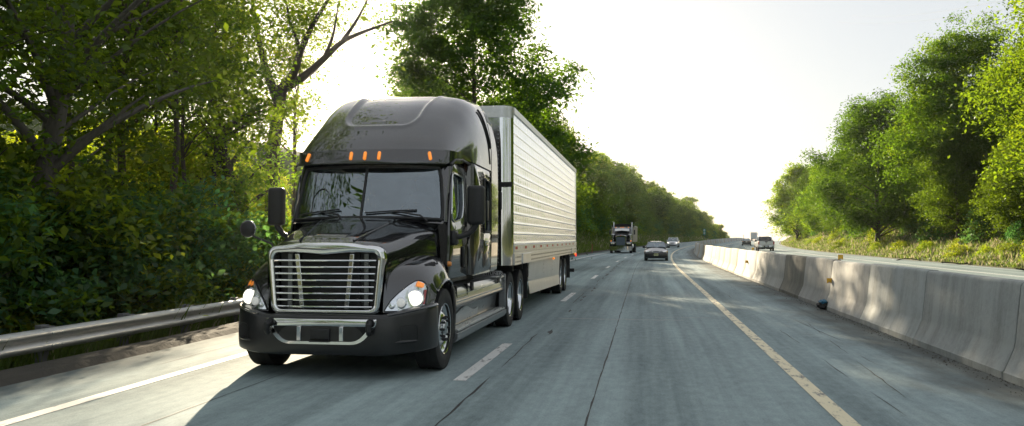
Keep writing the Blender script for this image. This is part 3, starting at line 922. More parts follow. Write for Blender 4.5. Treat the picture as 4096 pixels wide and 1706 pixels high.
# pressed-in panel on the brow (u rows 0..5, v 0..12)
uu = np.linspace(0, 5, 90)[:, None]; vv = np.abs(np.linspace(-6, 6, 141))[None, :]
half = 1.35 + .33 * np.clip((uu - 1.6) / 3.0, 0, 1)          # half width of the panel in v
rad_ = .55
dxv = vv - half; dyu = (1.55 - uu)
qx = np.maximum(dxv + rad_, 0); qy = np.maximum(dyu + rad_, 0)
sdf = np.sqrt(qx ** 2 + qy ** 2) - rad_ + np.minimum(np.maximum(dxv, dyu) + rad_, 0)
press = .045 * sstep(.06, -.10, sdf) - .012 * np.exp(-((sdf - .11) / .07) ** 2)
press = press * sstep(4.6, 3.6, uu)
du = np.gradient(RF, axis=0); dvv = np.gradient(RF, axis=1)
nn = np.cross(du, dvv); nn /= np.linalg.norm(nn, axis=2, keepdims=True) + 1e-12
if nn[40, 70, 2] < 0: nn = -nn
RF = RF - nn * press[..., None]
rm = MB(); rm.grid(RF)
roof = rm.build('roof_fairing', BP, T, angle=60)
# side extenders behind the gap
pr = [(1.205, 4.40, 4.96, 1.10), (1.222, 4.40, 4.97, 1.6), (1.222, 4.40, 4.97, 2.70), (1.207, 4.40, 4.86, 3.2), (1.11, 4.40, 4.68, 3.63), (.97, 4.40, 4.56, 3.80), (.76, 4.40, 4.50, 3.88), (.4, 4.40, 4.48, 3.915), (0, 4.40, 4.48, 3.915)]
for sx in (1, -1):
    P_ = crom(np.array([(x, ya, z) for x, ya, yb, z in pr]), 40); Q_ = crom(np.array([(x * 1.0, yb, z) for x, ya, yb, z in pr]), 40)
    ex = MB(); o_ = [[(sx * p[0], p[1], p[2]) for p in (P_ * (1 - t) + Q_ * t)] for t in np.linspace(0, 1, 8)]
    i2 = [[(sx * p[0] * .97, p[1], p[2] - .02) for p in (P_ * (1 - t) + Q_ * t)] for t in (1, 0)]
    ex.grid(o_ + i2)
    ex.build('side_extender', BP, T, angle=50)
gap = MB(); gap.box((0, 4.36, 2.2), (2.36, .06, 2.2)); gap.box((0, 4.36, 3.45), (2.0, .05, .6)); gap.build('sleeper_back', VOID, T)

# --- sleeper
xs = lambda y, z: 1.222 - .012 * abs(z - 1.9)
sl = MB()
lo = resamp(round_poly([(2.99, 1.09), (4.34, 1.12), (4.34, 2.705), (3.02, 2.715)], .03, 4), 64)
win = round_poly([(3.76, 1.72), (4.30, 1.72), (4.26, 2.52), (3.80, 2.56)], .07, 5)
for sx in (1, -1):
    skin(lo, align(lo, win), xs, sx, sl)
    # return face between door and sleeper
    sl.grid([[(sx * x, y, z) for z in np.linspace(1.09, 2.715, 6)] for x, y in ((1.215, 2.995), (1.2, 2.975), (1.16, 2.965), (1.05, 2.96))])
sl.box((0, 3.65, 1.10), (2.4, 1.35, .04)); sl.box((0, 3.65, 2.70), (2.36, 1.3, .02))
sleeper = sl.build('sleeper', BP, T, angle=45)
for sx in (1, -1):
    g = MB(); g.poly([(sx * (xs(*p) - .03), p[0], p[1]) for p in resamp(win, 36)]); wn = g.build('sleeper_window', MATS['side_glass'], sleeper)
    s_ = MB(); lp = [(sx * (xs(*p) + .002), p[0], p[1]) for p in resamp(win, 44)]; s_.tube(lp + lp[:1], .016, 6); s_.build('window_seal', MATS['black_plastic'], wn)
    s_ = MB(); s_.rbox((sx * 1.225, 4.03, 2.06), (.02, .16, .32), .009); s_.build('window_latch', MATS['black_plastic'], wn)
    bx = MB(); L_ = rrect(3.70, 4.30, 1.17, 1.60, .04, 4)
    bx.loops([[(sx * (xs(*p) - .01), p[0], p[1]) for p in L_], [(sx * (xs(*p) + .008), p[0], p[1]) for p in L_], [(sx * (xs(*p) + .012), p[0], p[1]) for p in inset(L_, .012)]], 0, False, True)
    bd = bx.build('locker_door', BP, sleeper)
    hn = MB(); hn.rbox((sx * 1.228, 4.0, 1.54), (.02, .34, .06), .009); hn.build('locker_handle', MATS['dull_chrome'], bd)
    lt = MB()
    lt.tube([(sx * 1.224, 3.92, 2.60), (sx * 1.224, 4.27, 2.60), (sx * 1.224, 4.32, 2.52)], .01, 6); lt.build('window_rail', MATS['black_plastic'], sleeper)
for sx in (1, -1):
    pts = [surf_pt(ROOF, 4.15 + .6 * t, 5.0 + .75 * (1 - (1 - t) ** 1.0) * 1.0) for t in np.linspace(0, 1, 10)]
    pts = [surf_pt(ROOF, u, v) for u, v in zip(np.linspace(4.2, 4.86, 14), 4.05 + 1.75 * np.linspace(0, 1, 14) ** 1.6)]
    vent = MB(); vent.tube([(sx * (p[0] + .004), p[1], p[2]) for p in pts], .010, 6); vent.build('fairing_groove', VOID, roof)
    pts = [surf_pt(ROOF, u, v) for u, v in zip(np.linspace(4.45, 4.93, 12), 3.9 + 1.4 * np.linspace(0, 1, 12) ** 1.4)]
    vent = MB(); vent.tube([(sx * (p[0] + .004), p[1], p[2]) for p in pts], .014, 6); vent.build('fairing_groove', VOID, roof)
# drip rail over the door
for sx in (1, -1):
    dr = MB(); dr.tube([(sx * 1.10, 2.02, 2.62), (sx * 1.125, 2.2, 2.70), (sx * 1.14, 2.55, 2.725), (sx * 1.165, 2.97, 2.70)], .017, 6)
    dr.build('drip_rail', MATS['black_plastic'], T)

# --- mirrors
for sx in (1, -1):
    mx, my = sx * 1.43, 2.12
    m_ = MB(); m_.rbox((mx, my, 2.07), (.24, .13, .53), .05, R=None, n=5)
    for p in range(len(m_.v)):
        x, y, z = m_.v[p]
        m_.v[p] = (x, y + .10 * abs(x - mx) * 0 - .03 * (1 - ((x - mx) / .12) ** 2), z)
    mir = m_.build('door_mirror', MATS['black_plastic'], T)
    g = MB(); g.rbox((mx, my + .062, 2.07), (.2, .012, .47), .005); g.build('mirror_glass', CHR, mir)
    a = MB(); a.tube([(mx, my, 1.83), (sx * 1.40, my, 1.76), (sx * 1.32, my - .02, 1.68), (sx * 1.22, my - .08, 1.645), (sx * 1.12, my - .12, 1.64)], [.045, .042, .036, .036, .042], 10)
    a.rbox((sx * 1.15, my - .10, 1.63), (.09, .20, .20), .04); a.build('mirror_arm', MATS['black_plastic'], mir)
    sm = MB()
hm = MB()
hc = Vector((-1.23, .86, 1.74))
hm.lathe([(.001, -.05), (.06, -.045), (.095, -.02), (.105, .0), (.1, .012), (.001, .02)], tuple(hc), 'y', 24)
rimr = MB(); rimr.tube([hc + Vector((.103 * cos(a), .0, .103 * sin(a))) for a in np.linspace(0, 2 * pi, 25)], .007, 6, caps=False)
hmr = hm.build('hood_mirror', MATS['black_plastic'], T)
a = MB(); a.tube([(-.80, .72, 1.36), (-.83, .74, 1.50), (-.87, .76, 1.555), (-1.0, .8, 1.60), (-1.13, .83, 1.645), (-1.2, .85, 1.70), tuple(hc + Vector((.01, .02, .03)))], .013, 8); a.build('mirror_stalk', MATS['black_plastic'], hmr)
rimr.build('mirror_rim', MATS['dull_chrome'], hmr)

# --- side fairing with steps and tread plates
PL = MATS['grey_paint']
for sx in (1, -1):
    f = MB()
    def sec(y):
        top = 1.00 - .012 * (y - 1.75)
        return [(sx * x, y, z) for x, z in ((.80, top - .02), (1.02, top), (1.12, top - .02), (1.17, top - .09), (1.185, .72), (1.17, .70), (1.06, .64), (1.03, .44), (1.05, .385), (1.20, .375), (1.235, .36), (1.235, .30), (1.20, .25), (1.05, .23), (.80, .24))]
    f.loops([sec(y) for y in (1.86, 1.90, 2.6, 2.62, 4.1, 4.12, 5.74, 5.78)], 0, True, True, closed=True)
    sf = f.build('side_fairing', PL, T, angle=40)
    e = MB()   # front end frame of the fairing
    e.loops([[(sx * x, y, z) for x, z in ((1.0, 1.03), (1.16, 1.02), (1.195, .95), (1.21, .70), (1.19, .30), (1.0, .24))] for y in (1.80, 1.90)], 0, True, True)
    e.build('fairing_end', MATS['black_plastic'], sf, bevel=.012)
    e = MB(); e.box((sx * 1.16, 5.78, .68), (.12, .05, .62)); e.build('fairing_end', MATS['grey_paint'], sf, bevel=.012)
    for y0, y1, zz, x0, x1 in ((1.95, 2.75, .392, 1.07, 1.22), (2.80, 5.70, .392, 1.07, 1.22)):
        t = MB(); t.box((sx * (x0 + x1) / 2, (y0 + y1) / 2, zz), (x1 - x0, y1 - y0, .02))
        for k in range(4): t.box((sx * (x0 + .025 + k * .033), (y0 + y1) / 2, zz + .014), (.014, y1 - y0 - .03, .012))
        for yy in np.arange(y0 + .06, y1, .14):
            for xx in (.02, .125): t.lathe([(.001, .008), (.008, .008), (.009, 0)], (sx * (x0 + xx), yy, zz + .012), 'z', 6)
        t.build('step_tread', MATS['brushed'], sf)
    t = MB(); t.grid([[(sx * (1.04 + .03 * (z - .4) / .2), y, z) for z in (.42, .46, .50 + .06 * sin((y - 2.2) * 1.9) ** 2, .53 + .10 * sin((y - 2.2) * 1.9) ** 2)] for y in np.linspace(2.2, 4.1, 20)])
    t.build('kick_plate', MATS['brushed'], sf)
    # upper foot well and cut-out
    fw_ = MB(); L_ = rrect(2.05, 2.75, .82, .985, .05, 4)
    fw_.loops([[(sx * 1.182, p[0], p[1]) for p in L_], [(sx * 1.05, p[0], p[1]) for p in inset(L_, .02)]], 0, False, True)
    fw_.build('foot_well', VOID, sf)
    t = MB(); t.box((sx * 1.13, 2.3, .80), (.11, .85, .016)); 
    for k in range(3): t.box((sx * (1.10 + k * .03), 2.3, .812), (.012, .8, .01))
    t.build('step_tread', MATS['brushed'], sf)
    t = MB(); t.box((sx * 1.187, 3.9, .765), (.012, 3.7, .018)); t.box((sx * 1.187, 3.9, .86), (.008, 3.7, .008)); t.build('fairing_strip', MATS['dull_chrome'], sf)
    t = MB(); t.rbox((sx * 1.175, 3.05, .93), (.03, .16, .14), .012); t.build('filler_cap', VOID, sf)
    t = MB(); t.box((sx * 1.13, 5.35, .965), (.12, .7, .012)); t.build('step_tread', MATS['brushed'], sf)
    t = MB(); t.rbox((sx * 1.19, 5.3, .90), (.012, .34, .075), .005); lab = t.build('warning_sticker', MATS['black_plastic'], sf)
    t = MB(); t.box((sx * 1.198, 5.38, .90), (.004, .12, .05)); t.build('sticker_panel', MATS['white_plastic'], lab)

# --- chassis, fifth wheel, badge
ch = MB()
for sx in (1, -1): ch.box((sx * .43, 4.6, .86), (.09, 7.4, .26))
for y in (1.3, 2.6, 4.9, 6.36, 7.57): ch.box((0, y, .84), (.9, .12, .2))
for y in (1.25, 6.36, 7.57): ch.tube([(-1.0, y, .5), (1.0, y, .5)], .09, 10)
ch.box((0, 1.3, .62), (1.3, .9, .5)); ch.box((0, 2.3, .75), (1.1, 1.2, .5)); ch.box((0, 6.9, 1.05), (1.3, 1.2, .08)); ch.box((0, 3.2, .95), (1.8, 2.6, .2))
ch.build('chassis', VOID, T, bevel=.01)
bd = MB(); L_ = rrect(-.27, .27, -.05, .05, .048, 6)
bd.loops([[(.97 + p[0], 5.37, 1.012 + p[1]) for p in L_], [(.97 + p[0], 5.35, 1.012 + p[1]) for p in L_]], 0, True, True)
plate = bd.build('name_plate', MATS['black_plastic'], T)
rm_ = MB(); lp = [(.97 + p[0], 5.348, 1.012 + p[1]) for p in inset(L_, .010)]; rm_.tube(lp + lp[:1], .004, 6); rm_.build('plate_rim', MATS['white_plastic'], plate)
tc = bpy.data.curves.new('lettering', 'FONT'); tc.body = 'FREIGHTLINER'; tc.size = .078; tc.align_x = 'CENTER'; tc.align_y = 'CENTER'; tc.extrude = .002
to = bpy.data.objects.new('lettering', tc); COL.objects.link(to); tc.materials.append(MATS['white_plastic'])
dgx = bpy.context.evaluated_depsgraph_get(); lm_ = bpy.data.meshes.new_from_object(to.evaluated_get(dgx)); bpy.data.objects.remove(to)
to = bpy.data.objects.new('lettering', lm_); COL.objects.link(to); to.parent = plate; to.location = (.97, 5.345, 1.012); to.rotation_euler = (pi / 2, 0, 0)
for sx in (1, -1):
    mf = MB(); mf.box((sx * .95, 5.62, .95), (.5, .4, .03)); mf.build('deck_plate', MATS['brushed'], T)

# --- wheels
for sx in (1, -1):
    wheel(T, sx * 1.075, 1.24, sx, 'steer')
    wheel(T, sx * 1.09, 6.36, sx, 'drive')
    wheel(T, sx * 1.09, 7.62, sx, 'drive')
    mfp = MB(); mfp.box((sx * .95, 8.35, .75), (.6, .015, .75)); mfp.build('mud_flap', MATS['black_plastic'], T)
# ---------------------------------------------------------------- the refrigerated trailer
def trailer_skin():
    m, nt, out = _new('trailer_skin'); L = nt.links.new
    p = N(nt, 'ShaderNodeBsdfPrincipled', Metallic=.85)
    tc = N(nt, 'ShaderNodeTexCoord')
    n = N(nt, 'ShaderNodeTexNoise', Scale=2.2, Detail=6., Roughness=.65); L(tc.outputs['Object'], n.inputs['Vector'])
    cr = N(nt, 'ShaderNodeValToRGB'); e = cr.color_ramp.elements
    e[0].position = .3; e[0].color = (.78, .83, .91, 1); e[1].position = .7; e[1].color = (.86, .915, .985, 1)
    L(n.outputs[0], cr.inputs[0]); L(cr.outputs[0], p.inputs['Base Color'])
    mr = N(nt, 'ShaderNodeMapRange'); mr.inputs[3].default_value = .15; mr.inputs[4].default_value = .26
    L(n.outputs[0], mr.inputs[0]); L(mr.outputs[0], p.inputs['Roughness'])
    L(p.outputs[0], out.inputs[0]); MATS['trailer_skin'] = m
trailer_skin()
pm('rail_metal', (.62, .62, .61), .34, .8, .12, 8)
pm('skirt_panel', (.60, .60, .57), .38, .35, .1, 3, bump=.05)
pm('black_steel', (.01, .01, .01), .6, 0, .3, 7)
RX, RY0, RY1, RZ0, RZ1 = 1.30, 0., 14.25, 1.13, 4.03
R0 = Vector((TX, 14.92, 0))
TR = empty('box_trailer', tuple(R0))
tag(TR, 'long silver ribbed box trailer hitched behind the black semi truck', 'trailer')
RC = .22     # radius of the nose corners
# body: roof, tail, floor and the plain left side
b = MB()
out_ = [(-RX, RY1), (-RX, RC)] + [(-RX + RC - RC * cos(a), RC - RC * sin(a)) for a in np.linspace(0, pi / 2, 8)][1:] + [(RX - RC + RC * sin(a), RC - RC * cos(a)) for a in np.linspace(0, pi / 2, 8)] + [(RX, RY1)]
ins = [(x * .985, y) for x, y in out_]
b.loops([[(x, y, RZ1) for x, y in out_], [(x * .995, y, RZ1 + .012) for x, y in out_]], 0, False, True, closed=True)
b.poly([(x, y, RZ0 + .01) for x, y in ins])
b.poly([(-RX, RY1, RZ0), (RX, RY1, RZ0), (RX, RY1, RZ1), (-RX, RY1, RZ1)])
b.poly([(-RX, RC, RZ0), (-RX, RY1, RZ0), (-RX, RY1, RZ1), (-RX, RC, RZ1)])
body = b.build('trailer_body', MATS['rail_metal'], TR)
# nose: flat riveted centre, polished rounded corners
nose = MB(); nose.grid([[(x, .004, z) for z in np.linspace(RZ0, RZ1 - .2, 10)] for x in np.linspace(-RX + RC, RX - RC, 14)])
for sx in (1, -1):
    for z in np.arange(RZ0 + .06, RZ1 - .22, .075):
        for dx in (.03, .17): nose.lathe([(.001, -.009), (.009, -.006), (.012, 0)], (sx * (RX - RC - dx), .004, z), 'y', 6)
nose.build('nose_panel', MATS['dull_chrome'], TR)
for sx in (1, -1):
    c = MB(); c.grid([[(sx * (RX - RC + RC * sin(a)), RC - RC * cos(a), z) for z in (RZ0, RZ1 - .2)] for a in np.linspace(0, pi / 2, 14)]); c.build('corner_post', MATS['chrome'], TR)
cap = MB()
line = [(-RX, .6), (-RX, RC)] + [(-RX + RC - RC * cos(a), RC - RC * sin(a)) for a in np.linspace(0, pi / 2, 8)][1:] + [(RX - RC + RC * sin(a), RC - RC * cos(a)) for a in np.linspace(0, pi / 2, 8)] 
cap.grid([[(x * 1.004, y - .006 * (y < RC), z) for z in (RZ1 - .2, RZ1 - .19, RZ1, RZ1 + .005)] for x, y in line])
for x, y in line[2:-1:2]:
    for z in (RZ1 - .16, RZ1 - .05): cap.lathe([(.001, -.012), (.01, -.01), (.012, 0)], (x, y - .004, z), 'y', 6)
cap.build('nose_cap', MATS['rail_metal'], TR)
for x, y, z in ((.62, -.02, RZ1 - .02), (-.62, -.02, RZ1 - .02), (0, -.02, RZ1 - .02), (RX + .005, RC + .05, RZ1 - .06)):
    m_ = MB(); m_.rbox((x, y, z), (.14 if y < 0 else .03, .04 if y < 0 else .1, .04), .012); m_.build('clearance_light', MATS['amber'], TR)
# right side (towards the road): ribbed skin with pressed dimples
zb, zt = RZ0 + .38, RZ1 - .115
nb = 13; pitch_ = (zt - zb) / nb
ys = np.linspace(RC, RY1, int((RY1 - RC) / .038)); zs = []
for k in range(nb):
    z0 = zb + k * pitch_
    zs += [z0, z0 + .004, z0 + .012, z0 + .03, z0 + .038] + list(np.linspace(z0 + .046, z0 + pitch_ - .004, 7))
zs = np.array(zs + [zt])
rngT = np.random.default_rng(11)
for sx in (1,):
    G = np.zeros((len(ys), len(zs), 3))
    Y, Z = np.meshgrid(ys, zs, indexing='ij')
    f = ((Z - zb) % pitch_)
    rib = np.where((f < .040) & (Z < zt - 1e-4),   .008 * np.sin(np.clip(f / .04, 0, 1) * pi) ** .6, 0)
    row = np.floor((Z - zb) / pitch_ + 1e-6).astype(int)
    u = np.clip((f - .046) / (pitch_ - .05), 0, 1)
    per = .305
    ph = (Y / per) % 1
    amp = .0008 + .0020 * rngT.random((int(RY1 / per) + 2, nb + 2))[(Y / per).astype(int), np.clip(row, 0, nb + 1)]
    dim = amp * np.sin(u * pi) * np.cos(2 * pi * ph)
    wav = .002 * np.sin(Y * 1.3 + row * 2.1) * np.sin(u * pi)
    G[..., 0] = sx * (RX + rib + dim * (f >= .04) + wav * (f >= .04)); G[..., 1] = Y; G[..., 2] = Z
    s_ = MB(); s_.grid(G); s_.build('side_panel', MATS['trailer_skin'], TR, angle=180)
# rails
r = MB()
r.box((RX + .008, (RC + RY1) / 2, RZ1 - .055), (.03, RY1 - RC, .12)); r.build('top_rail', MATS['rail_metal'], TR, bevel=.006)
r = MB()
r.loops([[(RX + x, y, z) for x, z in ((-.02, RZ0), (.022, RZ0), (.022, RZ0 + .20), (.008, RZ0 + .205), (.008, RZ0 + .24), (.018, RZ0 + .25), (.018, RZ0 + .37), (-.02, RZ0 + .385))] for y in (RC, RY1)], 0, True, True)
rail = r.build('bottom_rail', MATS['rail_metal'], TR)
h = MB()
for y in np.arange(RC + .15, RY1 - .1, .155):
    for z in (.055, .14):
        if 1.1 < y < 2.4: continue
        h.box((RX + .0225, y, RZ0 + z), (.004, .045, .030))
h.build('rail_slots', VOID, rail); bpy.data.objects['rail_slots']['kind'] = 'stuff'
t = MB(); 
for k, y in enumerate(np.arange(RC + .25, RY1 - .3, .62)):
    tp = MB(); tp.box((RX + .0195, y, RZ0 + .315), (.004, .26, .052)); tp.build('reflective_tape', MATS['tape_red'] if k % 2 == 0 else MATS['white_plastic'], rail)
t = MB(); t.box((RX + .02, 1.75, RZ0 + .1), (.05, 1.2, .2)); t.build('tool_locker', MATS['rail_metal'], TR, bevel=.008)
t = MB(); t.box((RX + .02, 12.6, RZ0 + .1), (.05, .8, .19)); t.build('tool_locker', MATS['rail_metal'], TR, bevel=.008)
for y in (6.9, 13.6):
    m_ = MB(); m_.rbox((RX + .02, y, RZ0 - .03), (.06, .16, .06), .02); m_.build('side_marker_light', MATS['amber'], TR)
m_ = MB(); m_.rbox((RX + .0, RY1 - .05, RZ0 - .07), (.06, .06, .12), .02); m_.build('tail_marker_light', MATS['red_lit'], TR)
v = MB(); v.box((RX - .02, RY1 + .0, (RZ0 + RZ1) / 2), (.06, .07, RZ1 - RZ0)); v.build('rear_post', MATS['rail_metal'], TR, bevel=.01)
v = MB(); v.box((RX - .33, -.02, 2.55), (.3, .03, .12)); v.rbox((RX - .2, -.05, 2.3), (.06, .06, .34), .02); v.tube([(RX - .26, -.04, 2.45), (RX - .26, -.04, 1.4)], .02, 8)
v.build('service_box', MATS['black_steel'], TR)
v = MB(); v.box((RX - .12, -.012, 2.60), (.26, .03, .09)); v.build('strap_bracket', MATS['black_steel'], TR, bevel=.005)
for z, c in ((1.75, 'amber_dull'), (1.5, 'white_plastic')):
    v = MB(); v.box((.85, -.004, z), (.07, .006, .16)); v.build('nose_sticker', MATS[c], TR)
# skirt
for y0, y1 in ((2.62, 5.2), (5.23, 7.15), (7.18, 9.15)):
    def zlow(y): return .44 + (y - 2.6) * -.02
    s_ = MB()
    s_.grid([[(RX - .05 - .03 * (t), y + (.12 * t if y0 < 3 and y == y0 else 0), RZ0 - .0 + (zlow(y) + .26 - RZ0) * t) for t in np.linspace(0, 1, 5)] for y in np.linspace(y0, y1, 6)])
    s_.grid([[(RX - .075 - .03 * (t), y + (.12 * t if y0 < 3 and y == y0 else 0), RZ0 - .0 + (zlow(y) + .26 - RZ0) * t) for t in np.linspace(0, 1, 5)] for y in np.linspace(y0, y1, 6)])
    for z in np.arange(.8, 1.1, .1): s_.lathe([(.001, .01), (.01, .008), (.012, 0)], (RX - .055, y0 + .06, z), 'x', 6)
    s_.build('skirt_panel', MATS['skirt_panel'], TR)
s_ = MB()
s_.grid([[(RX - .078 + .02 * t, y + (.12 + .1 * t if y < 2.7 else 0), zlow(y) + .27 - .27 * t) for t in np.linspace(0, 1, 4)] for y in np.linspace(2.62, 9.15, 12)])
s_.build('skirt_flap', MATS['rail_metal'], TR)
for sx in (1, -1):
    lg = MB(); lg.box((sx * .95, 2.35, .85), (.13, .13, .75)); lg.box((sx * .95, 2.35, .47), (.25, .25, .03)); lg.build('landing_leg', MATS['black_steel'], TR, bevel=.008)
c = MB(); c.tube([(1.18, 2.62, 1.12), (1.20, 2.60, .98), (1.22, 2.62, .80)], .022, 8); c.rbox((1.22, 2.61, .92), (.05, .09, .2), .02); c.build('crank_handle', MATS['black_steel'], TR)
u = MB()
for sx in (1, -1): u.box((sx * .5, 10.6, .95), (.1, 5.5, .3))
for y in np.arange(.8, 14, 1.2): u.box((0, y, 1.06), (2.4, .08, .12))
for y in (9.75, 11.05): u.tube([(-1.0, y, .52), (1.0, y, .52)], .08, 10)
u.box((0, .9, 1.02), (1.4, 1.4, .1)); u.build('underframe', MATS['black_steel'], TR)
for sx in (1, -1):
    wheel(TR, sx * 1.10, 9.75, sx, 'drive', .51); wheel(TR, sx * 1.10, 11.05, sx, 'drive', .51)
    f = MB(); f.box((sx * 1.02, 11.75, .72), (.58, .015, .7)); f.build('mud_flap', MATS['black_plastic'], TR)
g = MB(); g.box((0, RY1 - .1, .52), (2.5, .1, .12)); 
g.build('rear_guard', MATS['black_steel'], TR, bevel=.008)
for sx in (1, -1):
    g = MB(); g.box((sx * .6, RY1 - .12, .84), (.09, .09, .55)); g.build('guard_strut', MATS['black_steel'], TR)

# ---------------------------------------------------------------- median wall
def concrete(name, base, stain, amt, seed):
    m, nt, out = _new(name); L = nt.links.new
    p = N(nt, 'ShaderNodeBsdfPrincipled', Roughness=.85)
    tc = N(nt, 'ShaderNodeTexCoord'); oi = N(nt, 'ShaderNodeObjectInfo')
    ad = N(nt, 'ShaderNodeVectorMath', operation='ADD'); L(tc.outputs['Object'], ad.inputs[0])
    sc = N(nt, 'ShaderNodeMath', operation='MULTIPLY'); L(oi.outputs['Random'], sc.inputs[0]); sc.inputs[1].default_value = 40.
    L(sc.outputs[0], ad.inputs[1])
    mp = N(nt, 'ShaderNodeMapping'); mp.inputs['Scale'].default_value = (1, 2.2, .35); L(ad.outputs[0], mp.inputs[0])
    n1 = N(nt, 'ShaderNodeTexNoise', Scale=1.6, Detail=7., Roughness=.62); L(mp.outputs[0], n1.inputs['Vector'])
    n2 = N(nt, 'ShaderNodeTexNoise', Scale=14., Detail=5., Roughness=.7); L(ad.outputs[0], n2.inputs['Vector'])
    mx = N(nt, 'ShaderNodeMix', data_type='FLOAT'); mx.inputs[0].default_value = .28; L(n1.outputs[0], mx.inputs[2]); L(n2.outputs[0], mx.inputs[3])
    cr = N(nt, 'ShaderNodeValToRGB'); e = cr.color_ramp.elements
    e[0].position = .5 - amt; e[0].color = (*stain, 1); e[1].position = .5 + amt * .4; e[1].color = (*base, 1)
    L(mx.outputs[0], cr.inputs[0])
    bv = N(nt, 'ShaderNodeMapRange'); bv.inputs[3].default_value = .82; bv.inputs[4].default_value = 1.15; L(oi.outputs['Random'], bv.inputs[0])
    mm = N(nt, 'ShaderNodeMix', data_type='RGBA', blend_type='MULTIPLY'); mm.inputs[0].default_value = 1; L(cr.outputs[0], mm.inputs[6]); L(bv.outputs[0], mm.inputs[7])
    L(mm.outputs[2], p.inputs['Base Color'])
    bp = N(nt, 'ShaderNodeBump', Strength=.4, Distance=.01); L(n2.outputs[0], bp.inputs['Height']); L(bp.outputs[0], p.inputs['Normal'])
    L(p.outputs[0], out.inputs[0]); MATS[name] = m
concrete('concrete', (.40, .42, .41), (.24, .25, .235), .17, 1)
concrete('concrete_warm', (.36, .31, .23), (.2, .165, .11), .17, 2)
concrete('concrete_dark', (.17, .165, .14), (.085, .08, .068), .2, 3)
concrete('concrete_pale', (.43, .425, .40), (.31, .30, .275), .14, 4)
pm('reflector_yellow', (.75, .42, .02), .35, 0, .1, 12, coat=.4)
PROF = [(-.32, 0), (-.32, .085), (-.305, .10), (-.20, .34), (-.185, .39), (-.105, 1.08), (-.09, 1.11), (-.07, 1.125), (0, 1.13)]
PROF = PROF + [(-x, z) for x, z in PROF[-2::-1]]
SEGL = 3.25
def wall_mesh():
    b = MB(); L2 = SEGL / 2 - .012
    cl = lambda s, q: [(x * q, s, z if z < .001 else z * (1 - (1 - q) * .12)) for x, z in PROF]
    b.loops([cl(-L2, .965), cl(-L2 + .015, 1.), cl(-.6, 1), cl(.6, 1), cl(L2 - .015, 1.), cl(L2, .965)], 0, True, True, closed=False)
    return b
proto = None
lab = {0: ('concrete', 'large blue-grey concrete barrier segment nearest the bottom right corner'),
       1: ('concrete', 'grey concrete barrier segment second from the bottom right corner'),
       2: ('concrete_pale', 'pale concrete barrier segment just nearer than the crumpled blue litter'),
       3: ('concrete_pale', 'clean pale barrier segment between the crumpled litter and the dark stained segment'),
       4: ('concrete_dark', 'dark stained brown-grey barrier segment between two clean pale ones'),
       5: ('concrete_pale', 'pale barrier segment just beyond the dark stained one'),
       6: ('concrete_pale', 'pale barrier segment second beyond the dark stained one'),
       7: ('concrete_pale', 'pale barrier segment carrying the far amber reflectors'),
       8: ('concrete_pale', 'sunlit pale barrier segment bordering the warm tan ones'),
       9: ('concrete_warm', 'warm tan barrier segment first beyond the pale run')}
WALLD = 4.38
k = -3; placed = 0
warm_run = {9, 10, 11, 12, 14, 17}
nseg = 0
for k in range(-5, 112):
    s = 12.07 + SEGL * k           # centre: joints at 13.70, 16.95, 20.2 ...
    mname, lb = lab.get(k, (None, None))
    if mname is None:
        mname = 'concrete_warm' if k in warm_run or (k > 18 and k % 5 == 0) else 'concrete'
        lb = 'weathered concrete segment in the distant curve of the median barrier' if k > 9 else 'concrete barrier segment beside the camera at the right edge of the picture'
    h = float(heading(s))
    if proto is None:
        o = wall_mesh().build('concrete_barrier', MATS[mname]); proto = o
    else:
        o = proto.copy(); o.data = proto.data; COL.objects.link(o)
    x, y = XY(s, WALLD)
    o.location = (float(x), float(y), float(zroad(s)))
    o.rotation_euler = (0, 0, -h)
    o.scale = (-1 if k % 3 == 1 else 1, 1, 1 + .012 * sin(k * 2.3))
    o.material_slots[0].link = 'OBJECT'; o.material_slots[0].material = MATS[mname]
    tag(o, lb, 'barrier', 'concrete segments of the median barrier')
# reflectors on the wall: one on the face and one on top at two joints, more far away
def reflector(loc, rz, label):
    r_ = empty('barrier_reflector', loc, rz)
    p = MB(); p.box((0, 0, .055), (.11, .018, .11)); p.build('reflector_plate', MATS['reflector_yellow'], r_, bevel=.003)
    p = MB(); p.box((0, .014, .012), (.05, .05, .02)); p.box((0, .016, .05), (.03, .012, .09)); p.build('bracket', MATS['dull_chrome'], r_)
    tag(r_, label, 'reflector', 'amber reflectors on the median barrier')
for s, where in ((20.15, 'near'), (35.9, 'far')):
    x, y = XY(s, WALLD)
    reflector((float(x) + .06, float(y), 1.135), .0, 'amber square reflector on top of the barrier, %s of the two upright ones' % ('nearer' if where == 'near' else 'farther'))
    reflector((float(x) - .205, float(y) - .05, .60), .0, 'amber square reflector on the road face of the barrier, %s of the two' % ('nearer' if where == 'near' else 'farther'))
# crumpled litter at the foot of the wall
pm('blue_plastic', (.03, .16, .28), .35, 0, .3, 12); pm('dark_rubber', (.02, .02, .021), .8, 0, .3, 9)
def crumple(name, loc, size, mat, seed, label, cat, grp=None):
    rr = np.random.default_rng(seed); b = MB()
    G = []
    for i, t in enumerate(np.linspace(.02, pi - .02, 9)):
        ring = []
        for j in range(12):
            a = 2 * pi * j / 12; q = .65 + .6 * rr.random()
            ring.append((size[0] * sin(t) * cos(a) * q, size[1] * sin(t) * sin(a) * q, max(0, size[2] * (.5 + .5 * cos(t) * q))))
        G.append(ring)
    b.loops(G, 0, True, True)
    o = b.build(name, mat, angle=20, loc=loc)
    tag(o, label, cat, grp); return o
crumple('crumpled_bag', (4.02, 20.0, .0), (.14, .16, .2), MATS['dark_rubber'], 4, 'dark crumpled bag lying at the foot of the pale barrier', 'litter')
crumple('blue_wrapper', (4.0, 19.95, .13), (.09, .1, .1), MATS['blue_plastic'], 5, 'small crumpled blue wrapper on the dark bag by the barrier', 'litter')
